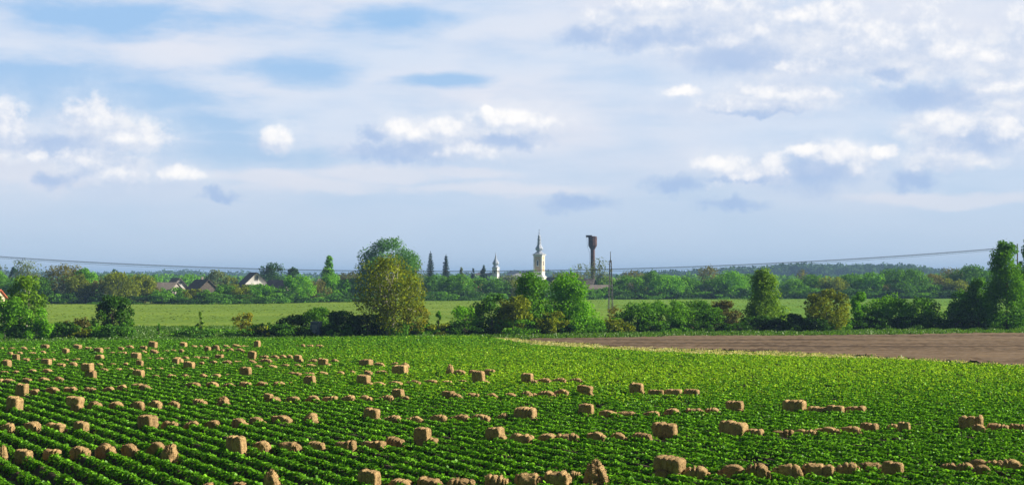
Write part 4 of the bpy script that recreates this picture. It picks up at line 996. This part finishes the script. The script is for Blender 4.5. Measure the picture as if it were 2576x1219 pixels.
mb = MB(); mb.lathe([(.05, zc(586.2)), (.45, zc(585.6)), (.55, zc(585)), (.45, zc(584.4)), (.05, zc(583.8))], 10); mb.build('orb', TIN, sp_)
mb = MB(); mb.box(-.07, .07, -.07, .07, zc(581), zc(576)); mb.box(-.5, .5, -.06, .06, zc(579), zc(578.2)); mb.build('cross', TIN, sp_)
# nave running back left from the tower, with a lower light-roofed annex in front
nz = zc(682.5); L = 20.0
mb = MB(); mb.box(-L - h, -h - .004, -5.2, 5.2, 0, zc(700)); mb.build('nave_wall', WHITE, root)
mb = MB(); e = zc(697.5)
mb.add([(-L - h - .4, -5.8, e), (-h - .01, -5.8, e), (-h - .01, 0, nz), (-L - h + 3, 0, nz), (-L - h - .4, 5.8, e), (-h - .01, 5.8, e)], [(0, 1, 2, 3), (3, 2, 5, 4), (0, 3, 4), (1, 5, 2), (0, 4, 5, 1)])
mb.build('nave_roof', RBLUE, root)
mb = MB(); a0, a1 = -15.5, 7.6; e0 = zc(697); e1 = zc(686.5)
mb.box(a0 + .6, a1 - .6, -13.4, -5.9, 0, e0 - .05); mb.build('annex_wall', WHITE, root)
mb = MB(); mb.add([(a0, -14, e0), (a1, -14, e0), (a1 - 2.5, -9.8, e1), (a0 + 4, -9.8, e1), (a0, -5.85, e0), (a1, -5.85, e0)], [(0, 1, 2, 3), (3, 2, 5, 4), (0, 3, 4), (1, 5, 2), (0, 4, 5, 1)]); mb.build('annex_roof', RLIGHT, root)
tag(root, 'church with tall ochre and white tower and silver onion spire', 'church')

# --- small church tower
Y = 1050.0; mpp = Y / F
def zc2(py): return at(1247, py, Y).z
p = at(1247, 700, Y); root = empty('chapel', (p.x, Y, 0), R(-22)); h = 17.5 * mpp / 1.30 / 2; zt = zc2(674)
mb = MB(); mb.box(-h, h, -h, h, 0, zt); mb.build('tower', WHITE, root)
mb = MB(); mb.box(-h - .35, h + .35, -h - .35, h + .35, zt + .003, zt + .5); mb.build('cornice', WHITE, root)
for sgn, ax in ((-1, 'y'), (1, 'x')):
    mb = MB(); a = h * .28
    if ax == 'y': mb.box(-a, a, -h - .12, -h - .003, zc2(686), zc2(679.5))
    else: mb.box(h + .003, h + .12, -a, a, zc2(686), zc2(679.5))
    mb.build('window', GLASS, root)
rt = 8.4 * mpp
mb = MB(); mb.lathe([(h * 1.30, zt + .5), (rt * .75, zc2(669)), (rt * .62, zc2(666.8)), (rt * .92, zc2(664.5)), (rt, zc2(661.5)), (rt * .88, zc2(658.5)), (rt * .58, zc2(655)), (rt * .36, zc2(651)), (rt * .22, zc2(646)), (rt * .10, zc2(640)), (.08, zc2(634))], 8, (0, 0), math.pi / 8)
mb.build('onion_spire', TIN, root)
mb = MB(); mb.box(-16, -h - .005, -4, 4, 0, zc2(694)); mb.build('nave_wall', WHITE, root)
mb = MB(); mb.add([(-16.4, -4.5, zc2(694)), (-h - .01, -4.5, zc2(694)), (-h - .01, 0, zc2(686)), (-16.4, 0, zc2(686)), (-16.4, 4.5, zc2(694)), (-h - .01, 4.5, zc2(694))], [(0, 1, 2, 3), (3, 2, 5, 4), (0, 3, 4), (1, 5, 2), (0, 4, 5, 1)]); mb.build('nave_roof', RGREY, root)
tag(root, 'small white church tower with silver onion dome left of the big church', 'church')

# --- rusted water tower
Y = 650.0; mpp = Y / F
def zw(py): return at(1491, py, Y).z
p = at(1491, 700, Y); root = empty('water_tower', (p.x, Y, 0), 0); st_r = 5.4 * mpp; tk = 11.2 * mpp
mb = MB(); mb.lathe([(st_r * 1.15, -.2), (st_r * 1.1, zw(715)), (st_r * 1.02, zw(680)), (st_r, zw(628))], 16); mb.build('stem', RUST, root)
mb = MB(); mb.lathe([(st_r, zw(628) + .003), (st_r * 1.12, zw(626.5)), (tk, zw(617.5)), (tk, zw(595.5)), (tk * .96, zw(594.8)), (tk * .3, zw(593.4))], 10, (0, 0), .3); tank = mb.build('tank', RUST, root)
mb = MB()
for k in range(6):
    z_ = zw(617.0 - k * 4.2); mb.lathe([(tk * 1.0, z_), (tk * 1.015, z_ + .02), (tk * 1.015, z_ + .09), (tk, z_ + .11)], 10, (0, 0), .3)
mb.build('weld_band', RUST, tank)
mb = MB(); mb.box(-16.5 * mpp, -2 * mpp, -1.2, 1.2, zw(596.5), zw(592)); mb.box(-17 * mpp, -1.5 * mpp, -1.3, 1.3, zw(592) + .003, zw(592) + .12); mb.build('hatch_platform', RUST, root)
mb = MB()
for s_ in (-.25, .25): mb.tube([(-14.5 * mpp, s_, zw(597)), (-13.5 * mpp, s_, zw(618)), (-8 * mpp, s_, zw(636)), (-6.6 * mpp, s_, zw(720))], .035, 5)
for k in range(60): 
    z_ = zw(598 + k * 2.0); x_ = np.interp(598 + k * 2.0, [597, 618, 636, 720], [-14.5, -13.5, -8, -6.6]) * mpp; mb.tube([(x_, -.25, z_), (x_, .25, z_)], .02, 4)
mb.build('ladder', STEEL, root)
mb = MB(); mb.lathe([(st_r * 1.9, -.2), (st_r * 1.9, .25), (st_r * 1.5, .5)], 16); mb.build('footing', CONC, root)
tag(root, 'tall rust brown steel water tower with faceted tank', 'water tower')

# --- lattice pole in the meadow
g = ground_at(1536, 786); Y = g.y; mpp = Y / F
def zp(py): return at(1536, py, Y).z
root = empty('lattice_pole', (g.x, Y, 0), R(12)); mb = MB()
zl, zh = 0.0, zp(655); wl, wh = 5.6 * mpp, 1.9 * mpp
for sx in (-1, 1):
    for sy in (-1, 1): mb.tube([(sx * wl, sy * wl, zl - .2), (sx * wh, sy * wh, zh)], [.07, .05], 5)
mb.build('frame', STEEL, root); mb = MB(); N = 14
for i in range(N):
    a, b_ = i / N, (i + 1) / N; za, zb_ = zl + (zh - zl) * a, zl + (zh - zl) * b_; wa_, wb_ = wl + (wh - wl) * a, wl + (wh - wl) * b_; s_ = 1 if i % 2 else -1
    for q in (-1, 1):
        mb.tube([(-s_ * wa_, q * wa_, za), (s_ * wb_, q * wb_, zb_)], .028, 4); mb.tube([(q * wa_, -s_ * wa_, za), (q * wb_, s_ * wb_, zb_)], .028, 4)
        mb.tube([(-wb_, q * wb_, zb_), (wb_, q * wb_, zb_)], .028, 4)
mb.build('bracing', STEEL, root)
mb = MB(); mb.tube([(0, 0, zh - .3), (0, 0, zp(632))], [.09, .05], 6); mb.box(-wh * 1.3, wh * 1.3, -wh * 1.3, wh * 1.3, zh, zh + .08); mb.build('mast', STEEL, root)
mb = MB(); mb.box(-.02, .02 + .32, -.2, .2, zp(684), zp(678)); mb.build('junction_box', WHITE, root)
tag(root, 'slim tapering steel lattice pole standing in the meadow', 'pole')

# --- overhead cables and the poles that carry them
YW = 250.0
def cable(label, pts, r_):
    P_ = [at(px, py, YW) for px, py in pts]; xs_ = np.linspace(P_[0].x, P_[-1].x, 90)
    X_ = np.array([q.x for q in P_]); Z_ = np.array([q.z for q in P_])
    c_ = np.polyfit(X_, Z_, 4); zs_ = np.polyval(c_, xs_)
    mb = MB(); mb.tube([(x_, YW, z_) for x_, z_ in zip(xs_, zs_)], r_, 5); o = mb.build('overhead_cable', STEEL, None, True)
    tag(o, label, 'cable', 'overhead cables across the sky'); return P_[0].x, P_[-1].x
base_pts = [(-140, 634), (0, 644.5), (318, 664), (640, 674.6), (950, 680), (1280, 681), (1576, 675), (1932, 662.7), (2212, 645.4), (2491, 625.8), (2560, 620)]
xa, xb = cable('upper one of three overhead cables crossing the skyline', base_pts, .040)
cable('middle one of three overhead cables crossing the skyline', [(x, y + 1.8) for x, y in base_pts], .028)
cable('lowest and thinnest of three overhead cables crossing the skyline', [(x, y + 4.5 + 1.5 * math.sin((x + 140) / 2700 * math.pi)) for x, y in base_pts], .022)
for x_, px_, lb in ((xa, -140, 'wooden cable pole left of the picture edge'), (xb, 2560, 'wooden cable pole hidden behind the right edge tree')):
    root = empty('utility_pole', (x_, YW, 0)); zt_ = at(px_, float(np.interp(px_, [-140, 2560], [634, 620])), YW).z
    mb = MB(); mb.tube([(0, .16, -.3), (0, .16, zt_ + .5)], [.16, .11], 8); mb.build('post', BARK, root)
    mb = MB(); mb.box(-.06, .06, -.02, .04, zt_ - .9, zt_ + .3); mb.build('insulator', WHITE, root); tag(root, lb, 'pole', 'utility poles carrying the cables')

# --- blue grey sheet metal shed in the hedge shade
g = ground_at(795, 849.5); root = empty('metal_shed', (g.x, g.y, float(hgt(g.y))), R(-14)); mpp = g.y / F
SHED = simple('blue_sheet_metal', (0.10, 0.15, 0.26), (0.20, 0.26, 0.38), 2.5, 0.5)
w, hh = 11.5 * mpp, 41 * mpp
mb = MB(); mb.box(-w, w, -w * .9, w * .9, 0, hh * .94)
for i in range(9): mb.box(-w + .06 + i * (2 * w - .12) / 8 - .03, -w + .06 + i * (2 * w - .12) / 8 + .03, -w * .9 - .03, -w * .9 - .003, .04, hh * .93)
mb.build('body', SHED, root)
mb = MB(); mb.box(-w * 1.1, w * 1.1, -w, w, hh * .94 + .003, hh); mb.build('roof', SHED, root)
mb = MB(); mb.box(-w * .6, w * .6, -w * .9 - .06, -w * .9 - .033, .12, hh * .82); dr = mb.build('door', simple('pale_blue_paint', (0.22, 0.28, 0.38), (0.34, 0.40, 0.50), 5, .5), root)
mb = MB(); mb.box(w * .38, w * .48, -w * .9 - .11, -w * .9 - .063, hh * .40, hh * .50); mb.build('handle', STEEL, dr)
tag(root, 'narrow blue grey metal shed in the dark hedge shade', 'shed')

# ------------------------------------------------------------------ air
hz, t = mat('haze_air')
pv = t.node('ShaderNodeVolumePrincipled'); pv.inputs['Color'].default_value = (0.34, 0.58, 1.0, 1); pv.inputs['Density'].default_value = 0.00020; pv.inputs['Anisotropy'].default_value = 0.0
o_ = t.node('ShaderNodeOutputMaterial'); t.l.new(pv.outputs[0], o_.inputs['Volume'])
mb = MB(); mb.box(-6100, 6100, -450, 9100, -1.0, 48.0); hb = mb.build('haze', hz); hb['kind'] = 'stuff'
